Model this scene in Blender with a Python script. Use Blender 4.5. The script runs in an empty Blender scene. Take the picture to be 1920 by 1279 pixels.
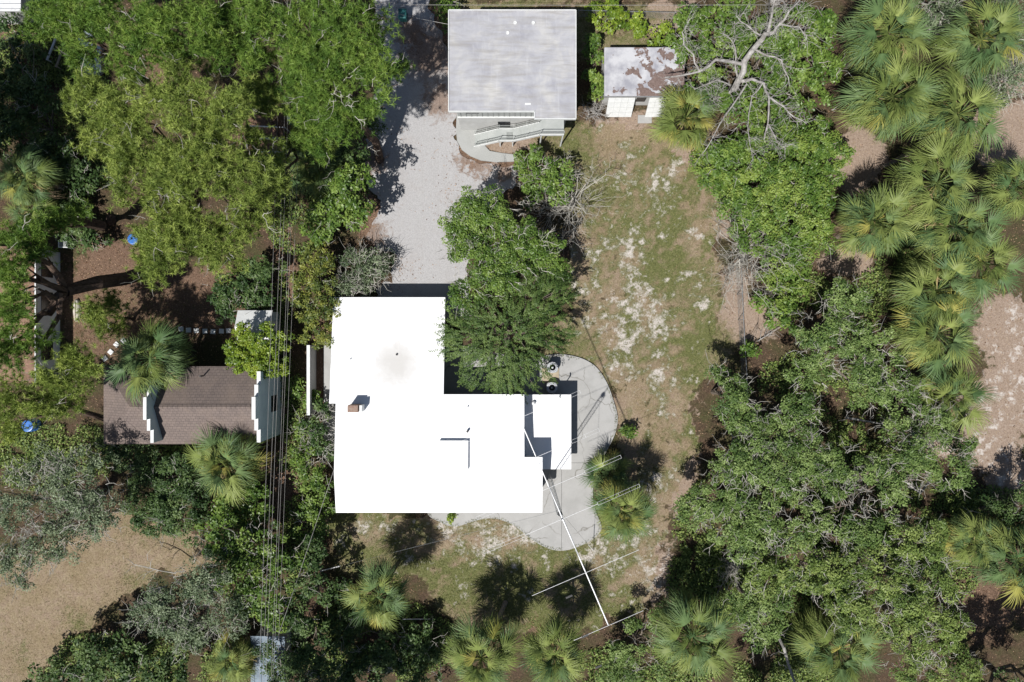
import bpy, math, random
import numpy as np
from mathutils import Vector, Matrix
R = math.radians
# ------------------------------------------------------------------ camera, sky, sun, exposure
scene = bpy.context.scene
H = 58.0                       # drone height (m); the lens looks straight down
F = 1280.0                     # focal length in photo pixels (24 mm on 36 mm, 1920 px wide)
cd = bpy.data.cameras.new('camera'); cam = bpy.data.objects.new('camera', cd)
scene.collection.objects.link(cam)
cam.location = (0, 0, H); cam.rotation_euler = (0, 0, 0)
cd.sensor_width = 36; cd.lens = 24; cd.clip_start = 0.5; cd.clip_end = 3000
scene.camera = cam
SUN = Vector((-0.35, -0.52, 1.0)).normalized()
elev = math.asin(SUN.z); azi = math.atan2(SUN.x, SUN.y)
w = bpy.data.worlds.new('World'); scene.world = w; w.use_nodes = True
nt = w.node_tree; nt.nodes.clear()
sky = nt.nodes.new('ShaderNodeTexSky'); sky.sky_type = 'NISHITA'; sky.sun_disc = False
sky.sun_elevation = elev; sky.sun_rotation = azi
bg = nt.nodes.new('ShaderNodeBackground'); bg.inputs['Strength'].default_value = 0.05
wo = nt.nodes.new('ShaderNodeOutputWorld')
nt.links.new(sky.outputs[0], bg.inputs[0]); nt.links.new(bg.outputs[0], wo.inputs[0])
sl = bpy.data.lights.new('sun', 'SUN'); sl.energy = 4.6; sl.angle = R(0.53); sl.color = (1.0, 0.975, 0.94)
so = bpy.data.objects.new('sun', sl); scene.collection.objects.link(so)
so.rotation_euler = SUN.to_track_quat('Z', 'Y').to_euler(); so.location = (-30, -45, 90)
scene.view_settings.view_transform = 'Standard'; scene.view_settings.look = 'None'
scene.view_settings.exposure = 0.38; scene.view_settings.gamma = 1.0
scene.view_settings.use_curve_mapping = False

# ------------------------------------------------------------------ helpers
C = scene.collection
rng = np.random.default_rng(7); random.seed(7)
def P(px, py, z=0.0):
    s = (H - z) / F
    return Vector(((px - 960) * s, (639.5 - py) * s, z))
def A3(px, py, z): return np.array(P(px, py, z))
def tag(o, label=None, cat=None, group=None, kind=None):
    if label: o['label'] = label
    if cat: o['category'] = cat
    if group: o['group'] = group
    if kind: o['kind'] = kind
    return o
def empty(name, loc, rz=0.0):
    o = bpy.data.objects.new(name, None); C.objects.link(o)
    o.location = loc; o.rotation_euler = (0, 0, rz); o.empty_display_size = 0.3
    return o
def npmesh(name, V, faces, attrs=None):
    """V (N,3); faces: list of int arrays (M,k)"""
    V = np.asarray(V, dtype=np.float32)
    me = bpy.data.meshes.new(name)
    me.vertices.add(len(V)); me.vertices.foreach_set('co', V.ravel())
    faces = [np.asarray(f, dtype=np.int32) for f in faces if len(f)]
    nl = sum(f.size for f in faces); nf = sum(len(f) for f in faces)
    me.loops.add(nl); me.polygons.add(nf)
    me.loops.foreach_set('vertex_index', np.concatenate([f.ravel() for f in faces]))
    tot = np.concatenate([np.full(len(f), f.shape[1], dtype=np.int32) for f in faces])
    st = np.zeros(nf, dtype=np.int32); st[1:] = np.cumsum(tot)[:-1]
    me.polygons.foreach_set('loop_start', st)
    try: me.polygons.foreach_set('loop_total', tot)
    except Exception: pass
    if attrs:
        for k, v in attrs.items():
            a = me.attributes.new(k, 'FLOAT', 'POINT'); a.data.foreach_set('value', np.asarray(v, dtype=np.float32))
    me.update(calc_edges=True)
    return me
def obj(name, me, mat=None, parent=None, loc=(0, 0, 0)):
    o = bpy.data.objects.new(name, me); C.objects.link(o)
    if mat is not None and not me.materials: me.materials.append(mat)
    o.location = loc
    if parent is not None: o.parent = parent
    return o
class MB:
    """collects boxes, prisms, tubes; build() makes ONE mesh object"""
    def __init__(s, origin=(0, 0, 0)): s.v = []; s.f = []; s.o = Vector(origin)
    def add(s, vs, fs):
        n = len(s.v); s.v += [tuple(Vector(v) - s.o) for v in vs]; s.f += [tuple(i + n for i in f) for f in fs]; return s
    def box(s, x0, x1, y0, y1, z0, z1):
        return s.add([(x0,y0,z0),(x1,y0,z0),(x1,y1,z0),(x0,y1,z0),(x0,y0,z1),(x1,y0,z1),(x1,y1,z1),(x0,y1,z1)],
                     [(0,3,2,1),(4,5,6,7),(0,1,5,4),(1,2,6,5),(2,3,7,6),(3,0,4,7)])
    def prism(s, poly, z0, z1, skip=()):
        n = len(poly); f0 = z0 if callable(z0) else (lambda x, y: z0); f1 = z1 if callable(z1) else (lambda x, y: z1)
        vs = [(x, y, f0(x, y)) for x, y in poly] + [(x, y, f1(x, y)) for x, y in poly]
        fs = [tuple(range(n - 1, -1, -1)), tuple(range(n, 2 * n))]
        fs += [(i, (i + 1) % n, n + (i + 1) % n, n + i) for i in range(n) if i not in skip]
        return s.add(vs, fs)
    def beam(s, a, b, w, h=None, up=(0, 0, 1)):
        a = Vector(a); b = Vector(b); h = h or w; d = (b - a).normalized(); u = Vector(up)
        if abs(d.dot(u)) > .98: u = Vector((0, 1, 0))
        x = d.cross(u).normalized() * w / 2; y = x.cross(d).normalized() * h / 2
        vs = [a - x - y, a + x - y, a + x + y, a - x + y, b - x - y, b + x - y, b + x + y, b - x + y]
        return s.add(vs, [(0,1,2,3),(7,6,5,4),(0,4,5,1),(1,5,6,2),(2,6,7,3),(3,7,4,0)])
    def tube(s, pts, rad, n=6, cap=True):
        pts = [Vector(p) for p in pts]; rad = rad if hasattr(rad, '__len__') else [rad] * len(pts)
        vs = []; fs = []
        for i, p in enumerate(pts):
            d = (pts[min(i + 1, len(pts) - 1)] - pts[max(i - 1, 0)]).normalized()
            u = Vector((0, 0, 1)) if abs(d.z) < .95 else Vector((1, 0, 0))
            x = d.cross(u).normalized(); y = d.cross(x)
            for k in range(n):
                t = 2 * math.pi * k / n; vs.append(p + (x * math.cos(t) + y * math.sin(t)) * rad[i])
        for i in range(len(pts) - 1):
            for k in range(n):
                fs.append((i * n + k, (i + 1) * n + k, (i + 1) * n + (k + 1) % n, i * n + (k + 1) % n))
        if cap:
            fs.append(tuple(range(n))); fs.append(tuple(range(len(vs) - 1, len(vs) - 1 - n, -1)))
        return s.add(vs, fs)
    def lathe(s, cx, cy, prof, n=20, sx=1, sy=1):
        vs = []; fs = []
        for r, z in prof:
            for k in range(n):
                t = 2 * math.pi * k / n; vs.append((cx + r * sx * math.cos(t), cy + r * sy * math.sin(t), z))
        for i in range(len(prof) - 1):
            for k in range(n):
                fs.append((i * n + k, i * n + (k + 1) % n, (i + 1) * n + (k + 1) % n, (i + 1) * n + k))
        fs.append(tuple(range(n - 1, -1, -1))); fs.append(tuple(range(len(vs) - n, len(vs))))
        return s.add(vs, fs)
    def build(s, name, mat, parent=None, bevel=0.0, smooth=False):
        me = bpy.data.meshes.new(name); me.from_pydata(s.v, [], s.f); me.update()
        if smooth: me.polygons.foreach_set('use_smooth', [True] * len(me.polygons))
        o = obj(name, me, mat, parent)
        if parent is None: o.location = s.o
        else: o.location = s.o - parent.location
        if bevel:
            b = o.modifiers.new('bevel', 'BEVEL'); b.width = bevel; b.segments = 2; b.limit_method = 'ANGLE'
        return o

# ------------------------------------------------------------------ value noise (numpy)
def vnoise(x, y, seed=0):
    x = np.asarray(x, float); y = np.asarray(y, float)
    xi = np.floor(x).astype(np.int64); yi = np.floor(y).astype(np.int64); xf = x - xi; yf = y - yi
    def h(a, b):
        n = (a * 374761393 + b * 668265263 + seed * 974634777) & 0xffffffff
        n = ((n ^ (n >> 13)) * 1274126177) & 0xffffffff
        return ((n ^ (n >> 16)) & 0xffff) / 65535.0
    u = xf * xf * (3 - 2 * xf); v = yf * yf * (3 - 2 * yf)
    return (h(xi, yi) * (1 - u) + h(xi + 1, yi) * u) * (1 - v) + (h(xi, yi + 1) * (1 - u) + h(xi + 1, yi + 1) * u) * v
def fbm(x, y, seed=0, o=4):
    s = 0; a = .5; t = 0
    for i in range(o): s = s + a * vnoise(x * 2 ** i, y * 2 ** i, seed + i * 17); t += a; a *= .5
    return s / t
def sstep(a, b, x): t = np.clip((x - a) / (b - a), 0, 1); return t * t * (3 - 2 * t)
def inpoly(px, py, poly):
    c = np.zeros(np.shape(px), bool); n = len(poly)
    for i in range(n):
        x0, y0 = poly[i]; x1, y1 = poly[(i + 1) % n]
        if y0 == y1: continue
        c ^= ((y0 > py) != (y1 > py)) & (px < (x1 - x0) * (py - y0) / (y1 - y0) + x0)
    return c

# ------------------------------------------------------------------ materials
def nodes(name):
    m = bpy.data.materials.new(name); m.use_nodes = True; n = m.node_tree; n.nodes.clear()
    out = n.nodes.new('ShaderNodeOutputMaterial'); b = n.nodes.new('ShaderNodeBsdfPrincipled')
    n.links.new(b.outputs[0], out.inputs[0]); return m, n, b, out
def c4(c): return (c[0], c[1], c[2], 1)
def noise(n, scale, detail=4, rough=.55, vec=None, dist=0.0):
    t = n.nodes.new('ShaderNodeTexNoise'); t.inputs['Scale'].default_value = scale
    t.inputs['Detail'].default_value = detail; t.inputs['Roughness'].default_value = rough; t.inputs['Distortion'].default_value = dist
    if vec is not None: n.links.new(vec, t.inputs['Vector'])
    return t.outputs['Fac']
def ramp(n, fac, stops):
    r = n.nodes.new('ShaderNodeValToRGB'); e = r.color_ramp.elements
    while len(e) < len(stops): e.new(.5)
    for i, (p, c) in enumerate(stops): e[i].position = p; e[i].color = c4(c) if len(c) == 3 else c
    n.links.new(fac, r.inputs[0]); return r.outputs[0]
def mix(n, fac, a, b, mode='MIX'):
    m = n.nodes.new('ShaderNodeMix'); m.data_type = 'RGBA'; m.blend_type = mode
    for sock, v in ((m.inputs[0], fac), (m.inputs[6], a), (m.inputs[7], b)):
        if isinstance(v, (int, float)): sock.default_value = v
        elif isinstance(v, tuple): sock.default_value = c4(v)
        else: n.links.new(v, sock)
    return m.outputs[2]
def mth(n, op, a, b=0.0, c=None):
    m = n.nodes.new('ShaderNodeMath'); m.operation = op
    for i, v in enumerate((a, b) if c is None else (a, b, c)):
        if isinstance(v, (int, float)): m.inputs[i].default_value = v
        else: n.links.new(v, m.inputs[i])
    return m.outputs[0]
def coords(n, kind='Object', scale=None):
    t = n.nodes.new('ShaderNodeTexCoord'); v = t.outputs[kind]
    if scale:
        mp = n.nodes.new('ShaderNodeMapping'); mp.inputs['Scale'].default_value = scale; n.links.new(v, mp.inputs[0]); v = mp.outputs[0]
    return v
def worldpos(n, scale=None):
    g = n.nodes.new('ShaderNodeNewGeometry'); v = g.outputs['Position']
    if scale:
        mp = n.nodes.new('ShaderNodeMapping'); mp.inputs['Scale'].default_value = scale; n.links.new(v, mp.inputs[0]); v = mp.outputs[0]
    return v
def bump(n, b, fac, strength, dist=.02):
    bm = n.nodes.new('ShaderNodeBump'); bm.inputs['Strength'].default_value = strength; bm.inputs['Distance'].default_value = dist
    n.links.new(fac, bm.inputs['Height']); n.links.new(bm.outputs[0], b.inputs['Normal'])
def simple(name, c1, c2=None, scale=2.0, rough=.7, spec=.3, metal=0, bmp=0.0, lo=.35, hi=.65, stretch=None):
    m, n, b, o = nodes(name)
    b.inputs['Roughness'].default_value = rough; b.inputs['Specular IOR Level'].default_value = spec; b.inputs['Metallic'].default_value = metal
    if c2 is None: c2 = tuple(x * .8 for x in c1)
    v = worldpos(n, stretch); f = noise(n, scale, 6, .6, v)
    n.links.new(ramp(n, f, [(lo, c2), (hi, c1)]), b.inputs['Base Color'])
    if bmp: bump(n, b, noise(n, scale * 8, 3, .6, v), bmp)
    return m
def leafmat(name, dark, mid, light, trans=.3, rough=.5, spec=.25, g=1.12):
    dark, mid, light = (tuple(x * g for x in c) for c in (dark, mid, light))
    m, n, b, o = nodes(name)
    a = n.nodes.new('ShaderNodeAttribute'); a.attribute_name = 'tint'
    f = noise(n, .35, 3, .5, worldpos(n))
    t = mth(n, 'MULTIPLY_ADD', f, .5, a.outputs['Fac']); t = mth(n, 'SUBTRACT', t, .25)
    col = ramp(n, t, [(.1, dark), (.5, mid), (.9, light)])
    n.links.new(col, b.inputs['Base Color']); b.inputs['Roughness'].default_value = rough; b.inputs['Specular IOR Level'].default_value = spec
    tr = n.nodes.new('ShaderNodeBsdfTranslucent'); n.links.new(mix(n, 1.0, col, (1.0, 1.0, .55), 'MULTIPLY'), tr.inputs[0])
    ms = n.nodes.new('ShaderNodeMixShader'); ms.inputs[0].default_value = trans * .6
    n.links.new(b.outputs[0], ms.inputs[1]); n.links.new(tr.outputs[0], ms.inputs[2]); n.links.new(ms.outputs[0], o.inputs[0])
    return m
def frondmat(name, a_, b_, trans=.3, rough=.5, spec=.2):
    m, n, b, o = nodes(name)
    oi = n.nodes.new('ShaderNodeObjectInfo'); f = noise(n, 5, 2, .5, coords(n, 'Object'))
    t = mth(n, 'MULTIPLY_ADD', f, .5, mth(n, 'MULTIPLY', oi.outputs['Random'], .7)); t = mth(n, 'SUBTRACT', t, .1)
    col = ramp(n, t, [(.1, a_), (.9, b_)])
    n.links.new(col, b.inputs['Base Color']); b.inputs['Roughness'].default_value = rough; b.inputs['Specular IOR Level'].default_value = spec
    tr = n.nodes.new('ShaderNodeBsdfTranslucent'); n.links.new(col, tr.inputs[0])
    ms = n.nodes.new('ShaderNodeMixShader'); ms.inputs[0].default_value = trans * .6
    n.links.new(b.outputs[0], ms.inputs[1]); n.links.new(tr.outputs[0], ms.inputs[2]); n.links.new(ms.outputs[0], o.inputs[0])
    return m
def ground_mat():
    m, n, b, o = nodes('ground_soil'); b.inputs['Roughness'].default_value = .95; b.inputs['Specular IOR Level'].default_value = .1
    v = worldpos(n)
    fine = noise(n, 9, 5, .7, v); med = noise(n, 1.6, 6, .65, v, .4); big = noise(n, .45, 4, .6, v); spk = noise(n, 2.2, 9, .78, v, .1)
    def att(k):
        a = n.nodes.new('ShaderNodeAttribute'); a.attribute_name = k; return a.outputs['Fac']
    def thr(att_, nz, gain=4.0, amp=1.1):
        t = mth(n, 'MULTIPLY_ADD', mth(n, 'SUBTRACT', nz, .5), amp * 2.0, att_)
        r = mth(n, 'MULTIPLY_ADD', mth(n, 'SUBTRACT', t, .5), gain, .5); c = n.nodes.new('ShaderNodeClamp'); n.links.new(r, c.inputs[0]); return c.outputs[0]
    litter = ramp(n, fine, [(.25, (.029, .020, .014)), (.5, (.071, .048, .032)), (.75, (.143, .097, .066))])
    red = ramp(n, fine, [(.25, (.07, .045, .032)), (.5, (.14, .09, .062)), (.8, (.24, .165, .12))])
    tan = ramp(n, fine, [(.25, (.160, .122, .076)), (.5, (.244, .193, .126)), (.78, (.353, .290, .202))])
    tan = mix(n, ramp(n, med, [(.4, (0, 0, 0)), (.6, (.75, .75, .75))]), tan, ramp(n, fine, [(.25, (.143, .101, .071)), (.5, (.218, .160, .118)), (.78, (.319, .252, .197))]))
    tan = mix(n, ramp(n, big, [(.4, (0, 0, 0)), (.62, (.6, .6, .6))]), tan, ramp(n, fine, [(.25, (.109, .084, .046)), (.5, (.185, .143, .080)), (.78, (.286, .227, .143))]))
    pink = ramp(n, fine, [(.25, (.168, .122, .092)), (.5, (.260, .197, .151)), (.78, (.370, .298, .244))])
    green = ramp(n, fine, [(.25, (.048, .056, .02)), (.5, (.112, .118, .045)), (.8, (.205, .205, .095))])
    sand = ramp(n, fine, [(.2, (.319, .277, .239)), (.5, (.462, .420, .382)), (.8, (.588, .554, .521))])
    litter = mix(n, ramp(n, big, [(.42, (0, 0, 0)), (.62, (.7, .7, .7))]), litter, ramp(n, fine, [(.3, (.025, .029, .012)), (.7, (.084, .088, .034))]))
    col = mix(n, thr(att('red'), med), litter, red)
    col = mix(n, thr(att('pink'), med), col, pink)
    col = mix(n, thr(att('tan'), med), col, tan)
    col = mix(n, thr(att('green'), spk, 2.0, .9), col, green)
    col = mix(n, thr(att('sand'), spk, 2.8, 1.2), col, sand)
    n.links.new(col, b.inputs['Base Color']); bump(n, b, spk, .6, .08)
    return m
M = {}
M['ground'] = ground_mat()
def drive_mat():
    m, n, b, o = nodes('driveway_shell'); b.inputs['Roughness'].default_value = .95; b.inputs['Specular IOR Level'].default_value = .1
    v = worldpos(n); fine = noise(n, 11, 5, .7, v); big = noise(n, .5, 5, .65, v, .5); st = noise(n, 1.7, 6, .7, v, .6)
    col = ramp(n, fine, [(.25, (.25, .243, .243)), (.5, (.352, .345, .344)), (.8, (.45, .442, .44))])
    col = mix(n, ramp(n, big, [(.55, (0, 0, 0)), (.8, (.35, .35, .35))]), col, (.295, .238, .201))
    col = mix(n, ramp(n, st, [(.60, (0, 0, 0)), (.74, (.7, .7, .7))]), col, (.221, .164, .131))
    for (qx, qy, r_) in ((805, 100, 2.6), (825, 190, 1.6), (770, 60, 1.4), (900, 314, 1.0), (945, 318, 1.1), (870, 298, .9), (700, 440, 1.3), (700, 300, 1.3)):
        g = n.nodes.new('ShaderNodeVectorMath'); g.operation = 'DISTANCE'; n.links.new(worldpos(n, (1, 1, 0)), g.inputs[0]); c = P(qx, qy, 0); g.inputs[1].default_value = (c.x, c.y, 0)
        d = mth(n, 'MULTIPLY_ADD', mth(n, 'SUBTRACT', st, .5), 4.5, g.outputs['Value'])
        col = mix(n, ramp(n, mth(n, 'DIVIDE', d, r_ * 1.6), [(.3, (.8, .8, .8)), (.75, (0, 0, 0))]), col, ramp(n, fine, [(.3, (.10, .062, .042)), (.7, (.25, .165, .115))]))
    tr_ = noise(n, 1.0, 4, .6, worldpos(n, (1.1, .12, 1)), .3)
    col = mix(n, ramp(n, tr_, [(.5, (0, 0, 0)), (.7, (.35, .35, .35))]), col, (.31, .295, .285))
    n.links.new(col, b.inputs['Base Color']); bump(n, b, fine, .4, .03); return m
M['drive'] = drive_mat()
def concrete(name, base, stain, crack=True):
    m, n, b, o = nodes(name); b.inputs['Roughness'].default_value = .85; b.inputs['Specular IOR Level'].default_value = .2
    v = worldpos(n); f = noise(n, .7, 6, .65, v, .3); fine = noise(n, 14, 4, .7, v)
    col = ramp(n, f, [(.3, stain), (.6, base)])
    col = mix(n, .25, col, ramp(n, fine, [(.3, tuple(x * .75 for x in base)), (.7, tuple(min(1, x * 1.15) for x in base))]))
    if crack:
        wv = n.nodes.new('ShaderNodeTexNoise'); wv.inputs['Scale'].default_value = 1.3; n.links.new(v, wv.inputs['Vector'])
        vm = n.nodes.new('ShaderNodeVectorMath'); vm.operation = 'MULTIPLY_ADD'; n.links.new(wv.outputs['Color'], vm.inputs[0]); vm.inputs[1].default_value = (.8, .8, 0); n.links.new(v, vm.inputs[2])
        vo = n.nodes.new('ShaderNodeTexVoronoi'); vo.feature = 'DISTANCE_TO_EDGE'; vo.inputs['Scale'].default_value = .24; n.links.new(vm.outputs[0], vo.inputs['Vector'])
        gate = noise(n, .35, 2, .5, v)
        ck = mth(n, 'MULTIPLY', ramp(n, vo.outputs['Distance'], [(.0, (1, 1, 1)), (.010, (0, 0, 0))]), ramp(n, gate, [(.42, (0, 0, 0)), (.52, (.8, .8, .8))]))
        col = mix(n, ck, col, (.13, .12, .10))
    n.links.new(col, b.inputs['Base Color']); return m
M['patio'] = concrete('patio_concrete', (.353, .348, .336), (.283, .279, .267))
M['path'] = concrete('path_concrete', (.340, .344, .332), (.283, .287, .275), False)
def whiteroof():
    m, n, b, o = nodes('white_membrane'); b.inputs['Roughness'].default_value = .6; b.inputs['Specular IOR Level'].default_value = .25
    v = worldpos(n); f = noise(n, .6, 5, .6, v)
    col = ramp(n, f, [(.3, (.79, .79, .79)), (.6, (.82, .82, .82))])
    # ponding stain round the roof drain
    g = n.nodes.new('ShaderNodeVectorMath'); g.operation = 'DISTANCE'; n.links.new(worldpos(n, (1, 1, 0)), g.inputs[0])
    c = P(745, 680, 3.2); g.inputs[1].default_value = (c.x, c.y, 0)
    d = mth(n, 'MULTIPLY_ADD', mth(n, 'SUBTRACT', noise(n, 1.1, 5, .7, v, .5), .5), 2.6, g.outputs['Value'])
    st = ramp(n, mth(n, 'DIVIDE', d, 4.0), [(.12, (.75, .75, .75)), (.42, (.5, .5, .5)), (.52, (0, 0, 0))])
    br = n.nodes.new('ShaderNodeTexBrick'); n.links.new(v, br.inputs['Vector']); br.inputs['Scale'].default_value = 1.0; br.inputs['Brick Width'].default_value = 9.0; br.inputs['Row Height'].default_value = 1.5
    br.inputs['Mortar Size'].default_value = .02; br.inputs['Color1'].default_value = (0, 0, 0, 1); br.inputs['Color2'].default_value = (0, 0, 0, 1); br.inputs['Mortar'].default_value = (.35, .35, .35, 1)
    col = mix(n, br.outputs['Color'], col, (.66, .66, .67))
    col = mix(n, ramp(n, noise(n, .35, 6, .7, v, .6), [(.55, (0, 0, 0)), (.75, (.5, .5, .5))]), col, (.68, .675, .66))
    col = mix(n, st, col, (.46, .44, .41))
    n.links.new(col, b.inputs['Base Color']); return m
M['white_roof'] = whiteroof()
def greyroof():
    m, n, b, o = nodes('weathered_grey_membrane'); b.inputs['Roughness'].default_value = .8; b.inputs['Specular IOR Level'].default_value = .2
    v = worldpos(n); f = noise(n, .5, 6, .65, v, .4)
    st = noise(n, 1.0, 6, .7, worldpos(n, (.35, 2.6, 1)), .3); st2 = noise(n, 1.0, 5, .7, worldpos(n, (3.0, .3, 1)))
    col = ramp(n, f, [(.3, (.271, .271, .303)), (.5, (.361, .361, .381)), (.66, (.443, .435, .422))])
    col = mix(n, ramp(n, st, [(.46, (0, 0, 0)), (.66, (.7, .7, .7))]), col, (.271, .258, .242))
    col = mix(n, ramp(n, st2, [(.55, (0, 0, 0)), (.75, (.35, .35, .35))]), col, (.508, .508, .517))
    g = n.nodes.new('ShaderNodeVectorMath'); g.operation = 'DISTANCE'; n.links.new(worldpos(n, (.820, .820, .000)), g.inputs[0])
    c = P(807.700, 77.900, 5.084); g.inputs[1].default_value = (c.x, c.y, 0)
    d = mth(n, 'MULTIPLY_ADD', mth(n, 'SUBTRACT', noise(n, .9, 5, .7, v, .4), .5), 3.0, g.outputs['Value'])
    col = mix(n, ramp(n, mth(n, 'DIVIDE', d, 4.0), [(.34, (.75, .75, .75)), (.40, (.0, .0, .0))]), col, (.492, .484, .463))
    n.links.new(col, b.inputs['Base Color']); return m
M['grey_roof'] = greyroof()
def peelroof():
    m, n, b, o = nodes('peeling_roof_coating'); b.inputs['Roughness'].default_value = .85; b.inputs['Specular IOR Level'].default_value = .15
    v = worldpos(n); f = noise(n, 1.0, 7, .62, v, .25); fine = noise(n, 9, 4, .7, v)
    coat = ramp(n, noise(n, .8, 5, .6, v), [(.35, (.27, .27, .30)), (.6, (.46, .46, .475))])
    under = ramp(n, fine, [(.3, (.102, .072, .064)), (.6, (.187, .136, .119)), (.8, (.289, .238, .221))])
    # more bare felt toward the dead tree
    sx = n.nodes.new('ShaderNodeSeparateXYZ'); n.links.new(v, sx.inputs[0])
    g = mth(n, 'MULTIPLY_ADD', mth(n, 'SUBTRACT', sx.outputs['X'], 10.6), .035, f)
    g = mth(n, 'MULTIPLY_ADD', mth(n, 'SUBTRACT', 22.0, sx.outputs['Y']), .03, g)
    col = mix(n, ramp(n, g, [(.535, (0, 0, 0)), (.55, (1, 1, 1))]), coat, under)
    n.links.new(col, b.inputs['Base Color']); bump(n, b, g, .4, .03); return m
M['peel'] = peelroof()
def shingle():
    m, n, b, o = nodes('brown_shingles'); b.inputs['Roughness'].default_value = .9; b.inputs['Specular IOR Level'].default_value = .15
    v = worldpos(n); br = n.nodes.new('ShaderNodeTexBrick'); n.links.new(v, br.inputs['Vector'])
    br.inputs['Scale'].default_value = 1.0; br.inputs['Brick Width'].default_value = .33; br.inputs['Row Height'].default_value = .21
    br.inputs['Mortar Size'].default_value = .018; br.inputs['Color1'].default_value = (.135, .11, .095, 1); br.inputs['Color2'].default_value = (.175, .14, .12, 1); br.inputs['Mortar'].default_value = (.075, .058, .055, 1)
    col = mix(n, ramp(n, noise(n, .6, 5, .65, v), [(.45, (0, 0, 0)), (.75, (.6, .6, .6))]), br.outputs['Color'], (.235, .18, .14))
    col = mix(n, .3, col, ramp(n, noise(n, 12, 3, .7, v), [(.3, (.10, .08, .075)), (.7, (.26, .21, .2))]))
    n.links.new(col, b.inputs['Base Color']); return m
M['shingle'] = shingle()
M['litter_roof'] = simple('litter_covered_roof', (.302, .189, .139), (.126, .074, .052), 2.2, .95, .1, bmp=.4, lo=.3, hi=.7)
M['wall_white'] = simple('white_stucco', (.504, .504, .491), (.420, .420, .407), 1.2, .8, .2)
M['wall_grey'] = simple('pale_siding', (.361, .374, .361), (.302, .311, .302), 1.0, .8, .2)
M['wall_blue'] = simple('pale_blue_stucco', (.504, .588, .596), (.437, .521, .538), 1.0, .8, .2)
M['trim'] = simple('white_trim', (.655, .664, .655), (.571, .580, .571), 3, .6, .3)
M['stair'] = simple('painted_stair', (.370, .386, .374), (.311, .328, .315), 1.5, .7, .3)
M['dark'] = simple('dark_opening', (.03, .035, .04), (.018, .02, .024), 3, .25, .5)
M['rail'] = simple('grey_rail', (.26, .275, .265), (.20, .21, .20), 4, .5, .4)
M['brickc'] = simple('chimney_brick', (.29, .225, .18), (.22, .14, .11), 6, .9, .15)
M['metal'] = simple('galvanised_metal', (.45, .46, .47), (.34, .35, .36), 5, .45, .5, .6)
M['alum'] = simple('white_aluminium', (.80, .80, .80), (.66, .66, .66), 4, .4, .5, .2)
M['black'] = simple('black_plastic', (.03, .03, .032), (.02, .02, .02), 5, .5, .4)
M['tanpad'] = simple('tan_concrete_pad', (.391, .332, .238), (.306, .255, .187), 2.5, .9, .15)
M['blue'] = simple('blue_plastic', (.03, .16, .50), (.02, .11, .38), 3, .4, .5)
M['teal'] = simple('teal_plastic', (.03, .14, .14), (.02, .09, .09), 3, .45, .4)
M['navy'] = simple('navy_tarpaulin', (.03, .045, .085), (.018, .03, .055), 3, .6, .3)
M['wood'] = simple('weathered_wood', (.40, .33, .25), (.26, .21, .16), 4, .85, .2)
M['board'] = simple('pale_weathered_board', (.62, .58, .52), (.36, .31, .26), 3, .85, .2)
M['carpaint'] = simple('silver_car_paint', (.40, .44, .47), (.36, .40, .43), 2, .25, .5, .5)
M['glass'] = simple('dark_car_glass', (.02, .03, .04), (.015, .022, .03), 2, .08, .6)
M['bluegrey'] = simple('blue_grey_roof_sheet', (.20, .255, .31), (.11, .15, .19), 1.6, .6, .3)
M['bark'] = simple('grey_brown_bark', (.24, .20, .165), (.11, .09, .072), 5, .95, .1, bmp=.6)
M['barkpine'] = simple('dark_pine_bark', (.12, .085, .065), (.055, .038, .03), 4, .95, .1, bmp=.6)
M['deadwood'] = simple('bleached_dead_wood', (.40, .385, .365), (.215, .198, .182), 3, .9, .15, bmp=.4)
M['twig'] = simple('pale_lichen_twig', (.458, .440, .396), (.282, .264, .229), 3, .95, .1)
M['palmtrunk'] = simple('palm_trunk', (.264, .224, .185), (.141, .114, .092), 6, .95, .1, bmp=.6, stretch=(.880, .880, 3.520))
M['wire'] = simple('aluminium_wire', (.42, .40, .38), (.30, .29, .27), 2, .5, .4, .3)
M['pine_y'] = leafmat('yellow_green_pine_needles', (.075, .115, .022), (.195, .26, .055), (.345, .41, .10), .3)
M['pine_g'] = leafmat('green_pine_needles', (.05, .11, .02), (.12, .205, .035), (.22, .31, .06), .3)
M['oak'] = leafmat('live_oak_leaves', (.042, .08, .02), (.11, .17, .042), (.205, .27, .09), .25)
M['oak_y'] = leafmat('olive_oak_leaves', (.05, .085, .02), (.125, .18, .04), (.215, .265, .075), .25)
M['oak_grey'] = leafmat('grey_green_oak_leaves', (.035, .06, .028), (.095, .13, .065), (.195, .235, .14), .15)
M['broad'] = leafmat('broad_green_leaves', (.035, .075, .012), (.09, .155, .025), (.17, .24, .05), .3, .42, .35)
M['bright'] = leafmat('bright_lime_leaves', (.06, .11, .012), (.145, .215, .02), (.25, .31, .04), .35, .42, .35)
M['vine'] = leafmat('vine_leaves', (.04, .085, .014), (.105, .175, .03), (.205, .265, .055), .3, .45, .3)
M['croton'] = leafmat('yellow_tipped_leaves', (.035, .06, .014), (.105, .135, .028), (.24, .25, .05), .25, .45, .3)
M['spray'] = leafmat('feathery_green_sprays', (.03, .06, .015), (.075, .125, .03), (.13, .18, .05), .25)
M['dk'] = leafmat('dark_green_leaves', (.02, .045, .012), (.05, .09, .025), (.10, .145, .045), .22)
M['frond_g'] = frondmat('palm_frond_green', (.105, .15, .036), (.25, .295, .085))
M['frond_b'] = frondmat('palm_frond_blue_green', (.07, .13, .048), (.155, .225, .085))
M['frond_y'] = frondmat('palm_frond_yellowing', (.26, .26, .06), (.42, .38, .10))
M['frond_d'] = frondmat('palm_frond_dead', (.16, .115, .07), (.34, .26, .17), .1, .9, .1)
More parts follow.
